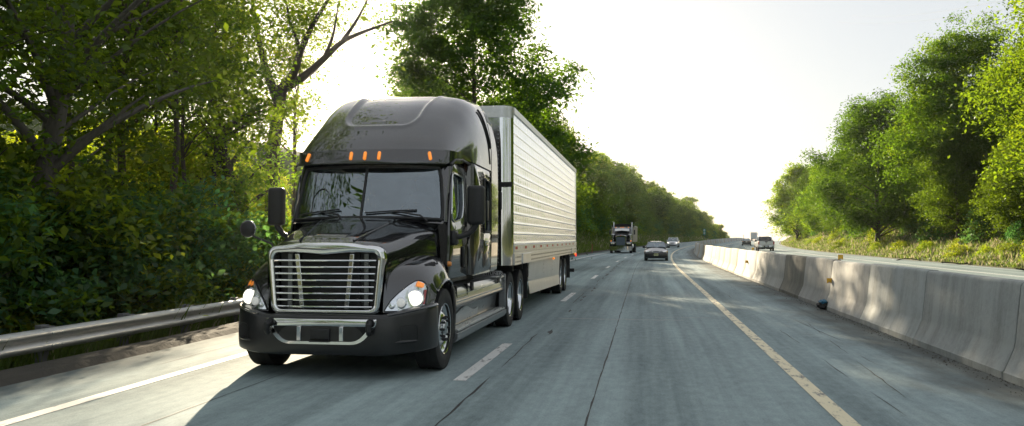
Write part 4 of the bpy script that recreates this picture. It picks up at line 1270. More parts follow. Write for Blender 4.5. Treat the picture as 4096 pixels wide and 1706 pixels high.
# debris along the wall foot: dirt and gravel that nobody could count
rr = np.random.default_rng(8); b = MB()
for _ in range(2600):
    s = 8 + 40 * rr.random() ** 1.5; d = 4.06 - abs(rr.normal(0, .13)) - .01; q = .003 + .013 * rr.random() ** 4
    x, y = XY(s, d); x = float(x); y = float(y)
    b.add([(x - q, y, .0), (x + q * .8, y - q, .0), (x + q, y + q * 2, .0), (x, y + q * .3, q * 1.1)], [(0, 1, 3), (1, 2, 3), (2, 0, 3)])
o = b.build('gravel', MATS['verge_soil'], angle=10); o.data.materials[0] = pm('gravel', (.085, .078, .068), .9, 0, .4, 20); tag(o, 'loose dark grit gathered along the barrier foot', kind='stuff')
pm('scrap_rubber', (.015, .015, .016), .7, 0, .3, 9)
for i, (s, d, l, cap_) in enumerate(((66, 18.9, 1.6, 'curled black tyre scrap on the far road edge, farthest of three'), (56, 19.0, 1.9, 'curled black tyre scrap on the far road edge, middle of three'), (45.5, 19.0, 2.2, 'curled black tyre scrap on the far road edge, nearest of three'))):
    b = MB(); x, y = XY(s, d)
    G = [[(l * (t - .5), .12 * sin(5 * t + i) + w, .03 + .12 * abs(sin(3.1 * t + i)) + .05 * abs(w) * 8 * 0 + .02 * sin(w * 30)) for w in np.linspace(-.12, .12, 4)] for t in np.linspace(0, 1, 9)]
    b.grid(G); G2 = [[(p[0], p[1], p[2] - .03) for p in r_] for r_ in G]; b.grid(G2)
    o = b.build('tyre_scrap', MATS['scrap_rubber'], loc=(float(x), float(y), 0)); o.rotation_euler = (0, 0, .4 * i)
    tag(o, cap_, 'tyre scrap', 'tyre scraps along the far road edge')

# ---------------------------------------------------------------- guard rail at the left edge
pm('galvanised', (.50, .51, .51), .5, .6, .18, 5, stretch=(1, .3, 1), rvar=.2)
pm('post_steel', (.16, .165, .17), .6, .4, .25, 6)
GR = empty('guardrail', (-8.25, 0, 0)); tag(GR, 'galvanised steel guardrail on posts along the left shoulder below the forest', 'guardrail')
prof = [(-.0, -.155), (.03, -.15), (.075, -.11), (.08, -.085), (.075, -.06), (.02, -.02), (.0, 0), (.02, .02), (.075, .06), (.08, .085), (.075, .11), (.03, .15), (0, .155)]
g = MB(); yy = np.linspace(-4, 26, 31)
zc = .215
gx = lambda y: .35 * float(sstep(16, 26, y)) * -1
bk = lambda s_: [(p[0] - .006, p[1], p[2]) for p in s_]
G = [[(gx(y) + px, y, zc + pz) for px, pz in prof] for y in yy]
g.grid(G); g.grid([[(p[0] - .008, p[1], p[2]) for p in r_] for r_ in G])
for y in np.arange(3.2, 26, 3.72):
    g.grid([[(gx(y) + p[0] + .004, yy_, zc + p[1]) for p in prof] for yy_ in (y - .16, y + .16)])
    for q in (-.1, .1):
        for pz in (-.085, .085): g.lathe([(.001, .016), (.014, .012), (.016, 0)], (gx(y) + .084, y + q, zc + pz), 'x', 8)
rl = g.build('rail', MATS['galvanised'], GR, angle=50)
for y in np.arange(1.34, 26, 1.86):
    p = MB(); p.box((gx(y) - .16, y, -.2), (.11, .16, 1.2)); p.build('post', MATS['post_steel'], GR, bevel=.008)
    p = MB(); p.box((gx(y) - .05, y, zc), (.1, .14, .34)); p.build('spacer_block', MATS['post_steel'], GR, bevel=.006)

# ---------------------------------------------------------------- small green sign, marker post, power lines
pm('sign_green', (.01, .22, .13), .45, 0, .08, 5)
x, y = XY(300, -6.2); z = float(zroad(300))
sg = empty('mile_marker_sign', (float(x), float(y), z), -float(heading(300)))
p = MB(); p.box((0, 0, 1.3), (.08, .08, 2.6)); p.build('sign_post', MATS['post_steel'], sg)
p = MB(); p.box((0, -.06, 3.2), (.9, .03, 2.2)); pn = p.build('sign_panel', MATS['sign_green'], sg, bevel=.01)
for zz in (3.75, 2.75):
    p = MB(); L_ = rrect(-.22, .22, zz - .33, zz + .33, .2, 5); p.loops([[(q[0], -.08, q[1]) for q in L_], [(q[0], -.08, q[1]) for q in inset(L_, .1)]]); p.build('sign_mark', MATS['white_plastic'], pn)
tag(sg, 'small green upright road sign at the far left verge', 'sign')
x, y = XY(98, -7.6)
mk = MB(); mk.box((0, 0, .5), (.09, .03, 1.0)); o = mk.build('marker_post', pm('post_orange', (.35, .09, .04), .6, 0, .2, 6), loc=(float(x), float(y), float(hterr(98, -7.6)))); tag(o, 'slim orange marker post on the left verge behind the dump truck', 'marker post')
x, y = XY(336, 5.5)
mk = MB(); mk.box((0, 0, 1.1), (.16, .06, 2.2)); o = mk.build('delineator_post', MATS['post_steel'], loc=(float(x), float(y), float(zroad(336)))); tag(o, 'thin dark post standing alone near the crest of the road', 'post')
for i, (A_, B_) in enumerate((((42.4, 192.7, 49.6), (40.8, 86.8, 24.8)), ((46.4, 198.3, 52.4), (39.4, 88.6, 26.0)))):
    A_, B_ = Vector(A_), Vector(B_)
    w_ = MB(); w_.tube([A_ * (1 - t) + B_ * t + Vector((0, 0, -1.2 * 4 * t * (1 - t))) for t in np.linspace(0, 1.25, 20)], .011, 5)
    o = w_.build('power_line', MATS['post_steel']); tag(o, ('lower' if i == 0 else 'upper') + ' of two faint power lines crossing the sky at upper right', 'power line', 'power lines across the sky')
# ---------------------------------------------------------------- other traffic
pm('navy_paint', (.012, .015, .024), .3, 0, .15, 3, coat=1., crough=.03)
pm('silver_paint', (.50, .51, .52), .3, .75, .06, 3, coat=.8, crough=.06)
pm('white_car_paint', (.72, .71, .68), .35, 0, .04, 3, coat=.8, crough=.06)
pm('charcoal_paint', (.03, .033, .036), .3, .3, .1, 3, coat=1., crough=.05)
pm('plate_pale', (.55, .58, .32), .5, 0, .12, 30)
pm('plate_white', (.6, .62, .62), .5, 0, .1, 30)
pm('tarp', (.010, .010, .011), .85, 0, .3, 5)
pm('box_panel', (.40, .44, .47), .45, .1, .08, 2)
pm('cream_panel', (.55, .50, .40), .5, .1, .12, 3)
glass('car_glass', (.34, .42, .42), .0, .25, (.02, .028, .03))
pm('dark_glass', (.012, .016, .02), .05, 0, .2, 5, spec=.7)

def car_wheel(parent, x, y, side, R, w=.21):
    h = MB(); h.lathe([(.001, w * .42), (.05, w * .42), (.06, w * .3)], n=12, sx=side); wh = h.build('wheel', MATS['dull_chrome'], parent, loc=(x, y, R))
    t = MB(); t.lathe([(R * .62, -w / 2), (R * .9, -w / 2), (R, -w * .36), (R, w * .36), (R * .9, w / 2), (R * .62, w / 2)], n=28); t.build('tyre', MATS['tyre'], wh)
    r = MB(); r.lathe([(R * .64, w * .49), (R * .58, w * .3), (R * .2, w * .42), (.05, w * .42)], n=20, sx=side); r.lathe([(R * .62, -w / 2), (.05, -w * .3)], n=14, sx=side); r.build('rim', MATS['rim_metal'], wh)

def car(name, loc, rz, label, cat, B, paint, G, wheels, R, glassm='car_glass', group=None, arch=.07, roof_paint=None):
    """B: body stations (y, half width, z bottom, z belt, z centre top); G: greenhouse dict"""
    o = empty(name, loc, rz); tag(o, label, cat, group)
    b = MB(); L_ = []
    for y, hw, zb, zl, zc in B:
        half = [(0, zb), (hw * .86, zb), (hw * .96, zb + .07), (hw, zb + .22 * (zl - zb) + .1), (hw * .995, zl - .16), (hw * .965, zl - .03), (hw * .90, zl), (hw * .55, zl + (zc - zl) * .75), (0, zc)]
        L_.append([(x, y, z) for x, z in half] + [(-x, y, z) for x, z in half[-2:0:-1]])
    A = crom(np.array(L_), (len(L_) - 1) * 4 + 1)
    b.loops([[tuple(p) for p in r_] for r_ in A], 0, True, True)
    body = b.build('body', MATS[paint], o, angle=50)
    # greenhouse
    y1, y2, y3, y4 = G['y']; zb1, zb4 = G['zb']; zr = G['zr']; hb, hr = G['hb'], G['hr']
    def ring(y, z, h): return [(-h, y, z), (-h * .6, y - G.get('bow', .05) * (1 if y < (y1 + y4) / 2 else -1), z + .0), (h * .6, y - G.get('bow', .05) * (1 if y < (y1 + y4) / 2 else -1), z), (h, y, z)]
    g = MB()
    fb, ft, rt, rb = ring(y1, zb1, hb), ring(y2, zr, hr), ring(y3, zr - G.get('drop', .02), hr), ring(y4, zb4, hb)
    g.loops([fb, [tuple(Vector(a) * .5 + Vector(c) * .5 + Vector((0, -.03, .02))) for a, c in zip(fb, ft)], ft], 0, closed=False)
    top = [[tuple(Vector(a) * (1 - t) + Vector(c) * t + Vector((0, 0, (.05 if 0 < i < 3 else .0) * 4 * t * (1 - t) + (.03 if 0 < i < 3 else -.01)))) for i, (a, c) in enumerate(zip(ft, rt))] for t in np.linspace(0, 1, 6)]
    g.loops(top, 0, closed=False)
    g.loops([rt, [tuple(Vector(a) * .5 + Vector(c) * .5 + Vector((0, .02, .02))) for a, c in zip(rt, rb)], rb], 0, closed=False)
    for s in (0, 3): 
        ym = [fb[s], ft[s], rt[s], rb[s]]; g.poly(ym)
    # only the roof and pillars carry paint: rebuild as a frame
    g = MB(); g.loops(top, 0, closed=False)
    pil = lambda a, c, r_=.04: g.tube([a, tuple((Vector(a) + Vector(c)) / 2 + Vector((0, 0, .012))), c], r_, 6)
    for s in (0, 3):
        pil(fb[s], ft[s]); pil(rb[s], rt[s], .06); pil(ft[s], rt[s], .035)
        for q in G.get('bp', (.52,)):
            yb = y1 + (y4 - y1) * q; a = (fb[s][0], yb, zb1 + (zb4 - zb1) * q); yt = min(max(yb, y2 + .05), y3 - .05); g.tube([a, (ft[s][0], yt, zr - .01)], .035, 6)
    roof = g.build('roof', MATS[roof_paint or paint], o, angle=50)
    def pane(nm, a, c, ins=.05, off_=(0, 0, 0)):
        P = np.array([[np.array(p) for p in a], [np.array(p) for p in c]])
        T2 = np.linspace(.06, .95, 4)
        Q = np.array([[P[0, i] * (1 - t) + P[1, i] * t for i in range(P.shape[1])] for t in T2])
        Q[:, 0] = Q[:, 0] * (1 - ins) + Q[:, -1] * ins; Q[:, -1] = Q[:, -1] * (1 - ins) + Q[:, 0] * ins
        Q += np.array(off_)
        m_ = MB(); m_.grid(Q); return m_.build(nm, MATS[glassm], o)
    pane('windshield', fb, ft, .035, (0, -.012, .01)); pane('rear_window', rb, rt, .05, (0, .012, .01))
    for s in (0, 3):
        sg = 1 if s == 3 else -1
        nq = G.get('bp', (.52,)); cuts = [0.] + list(nq) + [1.]
        for a_, c_ in zip(cuts[:-1], cuts[1:]):
            def bt(q): return np.array([fb[s][0], y1 + (y4 - y1) * q, zb1 + (zb4 - zb1) * q])
            def tp(q): return np.array([ft[s][0], min(max(y1 + (y4 - y1) * q, y2), y3), zr - .015])
            e = .04 / (c_ - a_) * .5
            aa, cc = a_ + .02, c_ - .02
            m_ = MB(); m_.grid([[bt(aa) + [0, 0, .03], bt(cc) + [0, 0, .03]], [tp(aa), tp(cc)]]); m_.build('side_window', MATS[glassm], o)
    if glassm == 'car_glass':
        it_ = MB()
        for sx in (.37, -.37):
            s_ = MB(); yS = (y2 + .45); s_.rbox((sx, yS, zb1 + .05), (.46, .14, .6), .05); s_.rbox((sx, yS, zb1 + .38), (.26, .1, .2), .05); s_.build('seat', MATS['seat_cloth'], o)
        d_ = MB(); d_.rbox((0, y1 + .32, zb1 - .02), (hb * 1.75, .5, .12), .05); d_.build('dashboard', MATS['interior'], o)
        m_ = MB(); m_.rbox((0, y2 + .05, zr - .14), (.24, .03, .07), .012); m_.build('inner_mirror', MATS['interior'], o)
    for y in wheels:
        for sx in (1, -1):
            st = min(B, key=lambda q: abs(q[0] - y)); hw = max(q[1] for q in B) 
            car_wheel(o, sx * (hw - .10), y, sx, R)
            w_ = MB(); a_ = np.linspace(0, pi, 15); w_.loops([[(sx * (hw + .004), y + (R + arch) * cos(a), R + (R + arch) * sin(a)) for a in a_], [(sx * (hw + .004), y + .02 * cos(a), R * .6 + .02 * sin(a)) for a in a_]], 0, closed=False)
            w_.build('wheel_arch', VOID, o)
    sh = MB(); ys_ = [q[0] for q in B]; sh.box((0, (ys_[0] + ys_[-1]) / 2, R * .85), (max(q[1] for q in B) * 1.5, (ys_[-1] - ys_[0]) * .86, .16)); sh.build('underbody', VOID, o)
    return o
def part(o, name, mat, shapes, bevel=0.):
    m_ = MB()
    for kind, *a in shapes: getattr(m_, kind)(*a)
    return m_.build(name, MATS[mat], o, bevel=bevel)
def mirrors(o, y, z, hw, mat, s=(.2, .1, .14)):
    for sx in (1, -1): part(o, 'door_mirror', mat, [('rbox', (sx * (hw + .08), y, z), s, .04), ('box', (sx * hw, y + .02, z - .04), (.1, .05, .03))])

def on_road(s, d, dz=0.):
    x, y = XY(s, d); return (float(x), float(y), float(zroad(s)) + dz), -float(heading(s))
# --- dark compact sedan in the right lane
loc, rz = on_road(61.2, .60)
B = [(0, .74, .24, .55, .60), (.12, .80, .20, .66, .70), (.5, .84, .19, .74, .82), (1.15, .85, .19, .86, .97), (1.9, .85, .19, .90, .96), (3.4, .85, .19, .90, .96), (4.1, .83, .22, .88, .96), (4.42, .74, .30, .80, .86)]
car_ = car('compact_sedan', loc, rz, 'dark compact sedan with a pale hood reflection driving in the right lane', 'car', B, 'navy_paint', dict(y=(1.15, 1.95, 3.15, 3.9), zb=(.95, .95), zr=1.36, hb=.76, hr=.56), (.82, 3.42), .30)
part(car_, 'bumper', 'satin_black', [('rbox', (0, .07, .42), (1.62, .24, .34), .09)])
gl_ = part(car_, 'grille', 'dark_void', [('rbox', (0, -.008, .665), (.52, .1, .085), .04)])
m_ = MB(); lp = [(x * .27, -.06, .665 + z * .05) for x, z in [(cos(a), sin(a)) for a in np.linspace(0, 2 * pi, 19)]]; m_.tube(lp, .014, 6, caps=False); m_.build('grille_rim', CHR, gl_)
pl_ = part(car_, 'number_plate', 'plate_pale', [('box', (0, -.06, .46), (.31, .015, .16))])
part(pl_, 'plate_marks', 'black_plastic', [('box', (x, -.069, .465), (.03, .004, .07)) for x in (-.11, -.065, -.02, .045, .09)]); bpy.data.objects['plate_marks']['kind'] = 'stuff'
for sx in (1, -1):
    R_ = Euler((radians(-20), 0, radians(sx * 22))).to_matrix()
    hl = part(car_, 'headlight', 'reflector', [('rbox', (sx * .62, .10, .665), (.36, .12, .14), .05, 0, R_)])
    part(hl, 'turn_signal', 'amber_dull', [('rbox', (sx * .775, .17, .665), (.07, .1, .12), .03, 0, R_)])
    part(car_, 'wiper', 'black_plastic', [('tube', [(sx * .05 + .05, 1.06, .98), (sx * .40 + .1, 1.14, 1.02)], .012, 5)])
mirrors(car_, 1.55, .99, .82, 'black_plastic')
# --- silver minivan
loc, rz = on_road(146, -.28)
B = [(0, .82, .28, .66, .70), (.12, .90, .22, .80, .86), (.45, .96, .20, .92, 1.0), (1.1, .98, .20, 1.06, 1.14), (2.2, .985, .20, 1.08, 1.12), (4.6, .98, .22, 1.08, 1.12), (5.05, .93, .3, 1.05, 1.1)]
van = car('minivan', loc, rz, 'silver minivan behind the sedan, farther along the right lane', 'minivan', B, 'silver_paint', dict(y=(.95, 1.85, 4.6, 4.98), zb=(1.1, 1.1), zr=1.72, hb=.88, hr=.70, bp=(.3, .62)), (.95, 3.95), .34)
for sx in (1, -1):
    hl = part(van, 'headlight', 'lamp_lit' if 1 else 'x', [('rbox', (sx * .70, .10, .82), (.26, .14, .18), .06)])
    part(van, 'roof_rail', 'dull_chrome', [('tube', [(sx * .66, 2.1, 1.77), (sx * .66, 4.4, 1.77)], .025, 6)])
part(van, 'grille', 'dark_void', [('rbox', (0, .0, .80), (.62, .1, .09), .03), ('rbox', (0, -.03, .42), (1.2, .1, .14), .04)])
part(van, 'number_plate', 'plate_white', [('box', (0, -.07, .62), (.31, .015, .14))])
mirrors(van, 1.5, 1.14, .96, 'silver_paint')
# --- dump truck in the left lane
loc, rz = on_road(91.5, -3.78)
K = empty('dump_truck', loc, rz); tag(K, 'black dump truck with chrome bumper, twin stacks and tarped bed in the left lane', 'truck')
part(K, 'bumper', 'chrome', [('loops', [[(sx * x, .0 + .16 * (abs(x) / 1.2) ** 4, z) for x, sx in [(v, 1) for v in np.linspace(-1.2, 1.2, 13)]] for z in (.31, .32, .54, .76, .77)], 0, False, False, False), ('box', (0, .2, .54), (2.2, .1, .4))])
kh = MB()
for y0, h0, y1, h1 in ((.25, 2.0, 2.3, 2.12),):
    def sec(y, zt, hw): return [(-hw, y, .8), (-hw, y, zt - .1), (-hw * .85, y, zt - .02), (0, y, zt + .02), (hw * .85, y, zt - .02), (hw, y, zt - .1), (hw, y, .8)]
    kh.loops([sec(.22, 1.96, .53), sec(.35, 1.99, .56), sec(1.4, 2.08, .66), sec(2.2, 2.14, .78)], 0, True, True)
kh.build('hood', BP, K, bevel=.01)
kg = part(K, 'grille', 'chrome', [('loops', [[(x, .2, z) for x, z in round_poly([(-.54, .82), (.54, .82), (.54, 1.90), (0, 1.99), (-.54, 1.90)], .06)], [(x, .17, z) for x, z in round_poly([(-.54, .82), (.54, .82), (.54, 1.90), (0, 1.99), (-.54, 1.90)], .06)], [(x, .17, z) for x, z in round_poly([(-.47, .88), (.47, .88), (.47, 1.76), (0, 1.80), (-.47, 1.76)], .05)], [(x, .21, z) for x, z in round_poly([(-.47, .88), (.47, .88), (.47, 1.76), (0, 1.80), (-.47, 1.76)], .05)]])])
pm('lamp_off', (.62, .60, .40), .15, 0, .08, 20, coat=.6)
pm('grille_blue', (.10, .125, .15), .4, .5, .15, 30)
part(kg, 'grille_screen', 'grille_blue', [('box', (0, .2, 1.34), (.98, .01, .94))] + [('box', (x, .192, 1.32), (.014, .01, .88)) for x in np.linspace(-.44, .44, 23)])
part(kg, 'grille_emblem', 'red_lens', [('rbox', (0, .16, 1.93), (.07, .03, .1), .014)])
for sx in (1, -1):
    f = MB(); a_ = np.linspace(radians(20), radians(170), 12)
    f.loops([[(sx * x, 1.0 - .74 * cos(a) * 1.0, .50 + .80 * sin(a) ** .8) for a in a_] for x in (.58, 1.17)], 0, closed=False)
    f.loops([[(sx * x, .34, z) for z in (.82, 1.10)] for x in (.58, 1.19)], 0, closed=False)
    f.box((sx * .88, .42, .98), (.62, .3, .34)); f.build('fender', BP, K, bevel=.02)
    hl = part(K, 'headlight', 'chrome', [('rbox', (sx * .88, .24, 1.07), (.42, .12, .15), .03)])
    for q in (-.1, .1): part(hl, 'lamp', 'lamp_off', [('box', (sx * .88 + q, .175, 1.07), (.15, .02, .1))])
    part(K, 'turn_signal', 'amber', [('rbox', (sx * 1.08, .55, 1.36), (.1, .08, .13), .03)])
    part(K, 'air_cleaner', 'dull_chrome', [('lathe', [(.001, -.45), (.19, -.44), (.2, -.38), (.2, .2), (.24, .22), (.24, .34), (.18, .4), (.001, .42)], (sx * .95, 1.75, 1.72), 'z', 18)])
    part(K, 'exhaust_stack', 'dull_chrome', [('tube', [(sx * 1.02, 3.75, 1.2), (sx * 1.02, 3.75, 3.3), (sx * 1.02, 3.82, 3.42)], .085, 12)])
    mr_ = part(K, 'door_mirror', 'black_plastic', [('rbox', (sx * 1.36, 2.5, 2.32), (.17, .1, .5), .03)])
    part(mr_, 'mirror_arm', 'dull_chrome', [('tube', [(sx * .98, 2.6, 2.58), (sx * 1.36, 2.5, 2.6), (sx * 1.36, 2.5, 2.06), (sx * .98, 2.6, 2.05)], .02, 6)])
part(K, 'cab', 'black_paint', [('loops', [[(-1.0, y, z0), (-1.0, y, z1), (-.86, y, z2), (.86, y, z2), (1.0, y, z1), (1.0, y, z0)] for y, z0, z1, z2 in ((2.2, 1.0, 2.12, 2.18), (2.32, 1.0, 2.2, 2.2), (2.55, 1.0, 2.72, 2.80), (2.7, 1.0, 2.78, 2.88), (3.6, 1.0, 2.8, 2.9))], 0, True, True)], .02)
for sx in (1, -1):
    m_ = MB(); m_.grid([[(sx * (.02 + .7 * u), 2.285 - .0 + .215 * t + .05 * u * u, 2.215 + .47 * t) for t in (0.02, 1)] for u in np.linspace(0, 1, 5)]); m_.build('windshield', MATS['dark_glass'], K)
    m_ = MB(); m_.grid([[(sx * 1.004, y, z) for z in (2.05, 2.62)] for y in (2.72, 3.4)]); m_.build('side_window', MATS['dark_glass'], K)
m_ = MB()
m_.loops([[(-.78, 2.42, 2.73), (0, 2.36, 2.76), (.78, 2.42, 2.73)], [(-.80, 2.10, 2.43), (0, 2.04, 2.51), (.80, 2.10, 2.43)], [(-.80, 2.12, 2.42), (0, 2.06, 2.50), (.80, 2.12, 2.42)], [(-.78, 2.44, 2.72), (0, 2.38, 2.75), (.78, 2.44, 2.72)]], closed=False)
m_.build('sun_visor', MATS['white_plastic'], K)
for x in (-.7, -.17, 0, .17, .7):
    part(K, 'roof_light', 'amber', [('rbox', (x, 2.52, 2.86), (.09, .12, .08), .03)])
for x in (-.45, .45): part(K, 'air_horn', 'chrome', [('tube', [(x, 2.5, 2.96), (x, 3.1, 2.96)], [.06, .025], 10)])
part(K, 'dump_bed', 'cream_panel', [('loops', [[(-1.26, y, 1.25), (-1.26, y, 3.0), (1.26, y, 3.0), (1.26, y, 1.25)] for y in (3.95, 9.6)], 0, True, True)] + [('box', (sx * 1.28, y, 2.1), (.06, .1, 1.7)) for sx in (1, -1) for y in np.arange(4.3, 9.6, .85)] + [('box', (sx * 1.29, 6.8, 2.98), (.08, 5.7, .1)) for sx in (1, -1)])
m_ = MB(); a_ = np.linspace(0, pi, 17); m_.loops([[(1.28 * cos(a), y, 2.98 + .32 * sin(a)) for a in a_] for y in (3.7, 3.72, 9.6, 9.62)], 0, True, True, closed=False); m_.build('tarp', MATS['tarp'], K)
part(K, 'frame', 'black_steel', [('box', (0, 5., .95), (1., 9.0, .3)), ('box', (0, 1.2, .75), (1.2, 1.6, .4))])
for sx in (1, -1):
    part(K, 'fuel_tank', 'chrome', [('lathe', [(.001, -.7), (.28, -.68), (.3, -.62), (.3, .62), (.28, .68), (.001, .7)], (sx * .92, 3.4, .78), 'y', 18)])
    wheel(K, sx * 1.06, 1.0, sx, 'steer', .5); wheel(K, sx * 1.08, 6.9, sx, 'drive', .5); wheel(K, sx * 1.08, 8.2, sx, 'drive', .5)
# --- opposite carriageway (seen from behind): the builder faces -y, so turn by pi
def away(s, d, L): 
    x, y = XY(s + L, d); return (float(x), float(y), float(zroad(s))), pi - float(heading(s))
loc, rz = away(112, 13.15, 5.9)
B = [(0, .9, .45, .95, 1.0), (.2, 1.0, .42, 1.10, 1.16), (1.5, 1.01, .42, 1.16, 1.22), (2.0, 1.015, .42, 1.2, 1.24), (5.7, 1.015, .45, 1.30, 1.30), (5.88, 1.0, .5, 1.28, 1.28)]
pk = car('pickup_truck', loc, rz, 'white pickup truck seen from behind beyond the median barrier', 'pickup truck', B, 'white_car_paint', dict(y=(1.35, 2.0, 3.55, 3.85), zb=(1.22, 1.27), zr=1.9, hb=.92, hr=.76, bp=(.45,)), (1.05, 4.75), .40, glassm='dark_glass')
part(pk, 'tailgate', 'white_car_paint', [('rbox', (0, 5.9, 1.03), (1.62, .06, .52), .02), ('box', (0, 5.94, .90), (1.3, .03, .03))])
part(pk, 'bumper', 'chrome', [('rbox', (sx * .62, 5.96, .62), (.72, .16, .2), .05) for sx in (1, -1)])
part(pk, 'bumper_step', 'black_plastic', [('rbox', (0, 5.95, .60), (.56, .16, .22), .03)]); part(pk, 'number_plate', 'plate_white', [('box', (0, 6.04, .62), (.31, .012, .15))])
part(pk, 'tailgate_handle', 'black_plastic', [('rbox', (0, 5.945, 1.22), (.34, .03, .09), .02)]); part(pk, 'tailgate_emblem', 'black_plastic', [('rbox', (0, 5.94, 1.06), (.24, .02, .08), .03)])
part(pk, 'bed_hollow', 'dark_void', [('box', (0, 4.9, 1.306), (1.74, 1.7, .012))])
for sx in (1, -1): part(pk, 'tail_light', 'red_lens', [('rbox', (sx * .93, 5.88, 1.05), (.15, .12, .40), .03)])
mirrors(pk, 1.9, 1.32, 1.0, 'black_plastic', (.2, .1, .22))
BS = [(0, .78, .30, .62, .66), (.15, .86, .22, .72, .78), (.6, .9, .2, .84, .92), (1.3, .91, .2, .95, 1.0), (3.6, .91, .2, .98, 1.02), (4.5, .88, .24, .98, 1.04), (4.8, .8, .34, .9, .98)]
for nm, s, d, paint, lb in (('sedan', 176, 12.3, 'charcoal_paint', 'dark sedan seen from behind ahead of the pickup on the far carriageway'), ('sedan', 149, 14.35, 'white_car_paint', 'white car mostly hidden ahead of the white pickup truck')):
    loc, rz = away(s, d, 4.8)
    c_ = car(nm, loc, rz, lb, 'car', BS, paint, dict(y=(1.3, 2.2, 3.5, 4.35), zb=(1.0, 1.02), zr=1.45, hb=.80, hr=.60), (.95, 3.75), .32)
    for sx in (1, -1): part(c_, 'tail_light', 'red_lens', [('rbox', (sx * .68, 4.74, .86), (.32, .12, .13), .04)])
    part(c_, 'number_plate', 'plate_white', [('box', (0, 4.82, .78), (.31, .012, .14))])
    mirrors(c_, 1.75, 1.06, .88, paint)
x, y = XY(371, 8.1)
V = empty('box_truck', (float(x), float(y), float(zroad(371))), -float(heading(371))); tag(V, 'pale blue-grey box trailer with twin rear doors far ahead on the opposite carriageway', 'truck')
part(V, 'cargo_box', 'box_panel', [('box', (0, 7, 2.5), (2.5, 14, 2.75))], .02)
for sx in (1, -1):
    d_ = part(V, 'rear_door', 'box_panel', [('box', (sx * .61, -.02, 2.5), (1.18, .04, 2.6))], .01)
    part(d_, 'door_bar', 'dull_chrome', [('tube', [(sx * .2, -.06, 1.25), (sx * .2, -.06, 3.75)], .03, 6)])
    part(V, 'tail_light', 'red_lens', [('rbox', (sx * 1.0, -.05, 1.05), (.3, .06, .12), .02)])
    wheel(V, sx * 1.0, 2.0, sx, 'drive', .5); wheel(V, sx * 1.0, 3.3, sx, 'drive', .5)
part(V, 'door_placard', 'tape_red', [('box', (.72, -.05, 2.9), (.2, .01, .3))])
part(V, 'rear_frame', 'black_steel', [('box', (0, .1, 1.02), (2.4, .1, .2)), ('box', (0, .1, .55), (2.2, .1, .12))])
# ---------------------------------------------------------------- vegetation
leafmat('leaf_dark', (.028, .062, .012), (.16, .27, .010), .48)
leafmat('leaf_mid', (.033, .078, .012), (.22, .36, .010), .48)
leafmat('leaf_light', (.060, .110, .018), (.33, .45, .010), .5)
leafmat('leaf_yellow', (.10, .14, .020), (.46, .52, .015), .5)
leafmat('leaf_cool', (.034, .092, .040), (.13, .32, .06), .45)
leafmat('grass_blade', (.075, .115, .022), (.24, .33, .04), .45, .4)
leafmat('straw', (.30, .27, .16), (.42, .38, .22), .45, .3)
pm('bark', (.060, .048, .036), .9, 0, .35, 3, bump=.6, stretch=(3, 3, .6))
pm('bark_grey', (.105, .095, .08), .9, 0, .35, 3, bump=.6, stretch=(3, 3, .6))

def quad_mesh(name, V, mats, tone=None, mi=None):
    """V: n x 4 x 3"""
    n = len(V)
    me = bpy.data.meshes.new(name)
    me.vertices.add(n * 4); me.vertices.foreach_set('co', np.ascontiguousarray(V, np.float32).ravel())
    me.loops.add(n * 4); me.loops.foreach_set('vertex_index', np.arange(n * 4, dtype=np.int32))
    me.polygons.add(n); me.polygons.foreach_set('loop_start', np.arange(0, n * 4, 4, dtype=np.int32))
    for m in mats: me.materials.append(m)
    if mi is not None: me.polygons.foreach_set('material_index', mi.astype(np.int32))
    if tone is not None:
        a = me.attributes.new('tone', 'FLOAT', 'POINT'); a.data.foreach_set('value', np.repeat(tone, 4).astype(np.float32))
    me.update()
    return me

def leaves(rg, C, size, up=.5, aspect=.5, spread=None):
    """rhombic folded leaves at the points C"""
    n = len(C)
    nrm = rg.normal(size=(n, 3)); nrm[:, 2] = np.abs(nrm[:, 2]) + up
    nrm /= np.linalg.norm(nrm, axis=1, keepdims=True)
    t = rg.normal(size=(n, 3)); t[:, 2] -= .35
    t -= nrm * np.sum(t * nrm, 1, keepdims=True); t /= np.linalg.norm(t, axis=1, keepdims=True)
    b = np.cross(nrm, t)
    L = size * (.6 + .8 * rg.random((n, 1))); W = L * aspect * (.8 + .4 * rg.random((n, 1)))
    fold = nrm * L * .10
    return np.stack([C - t * L * .5, C + b * W * .5 + fold - t * L * .05, C + t * L * .5 - fold * .6, C - b * W * .5 + fold - t * L * .05], 1)

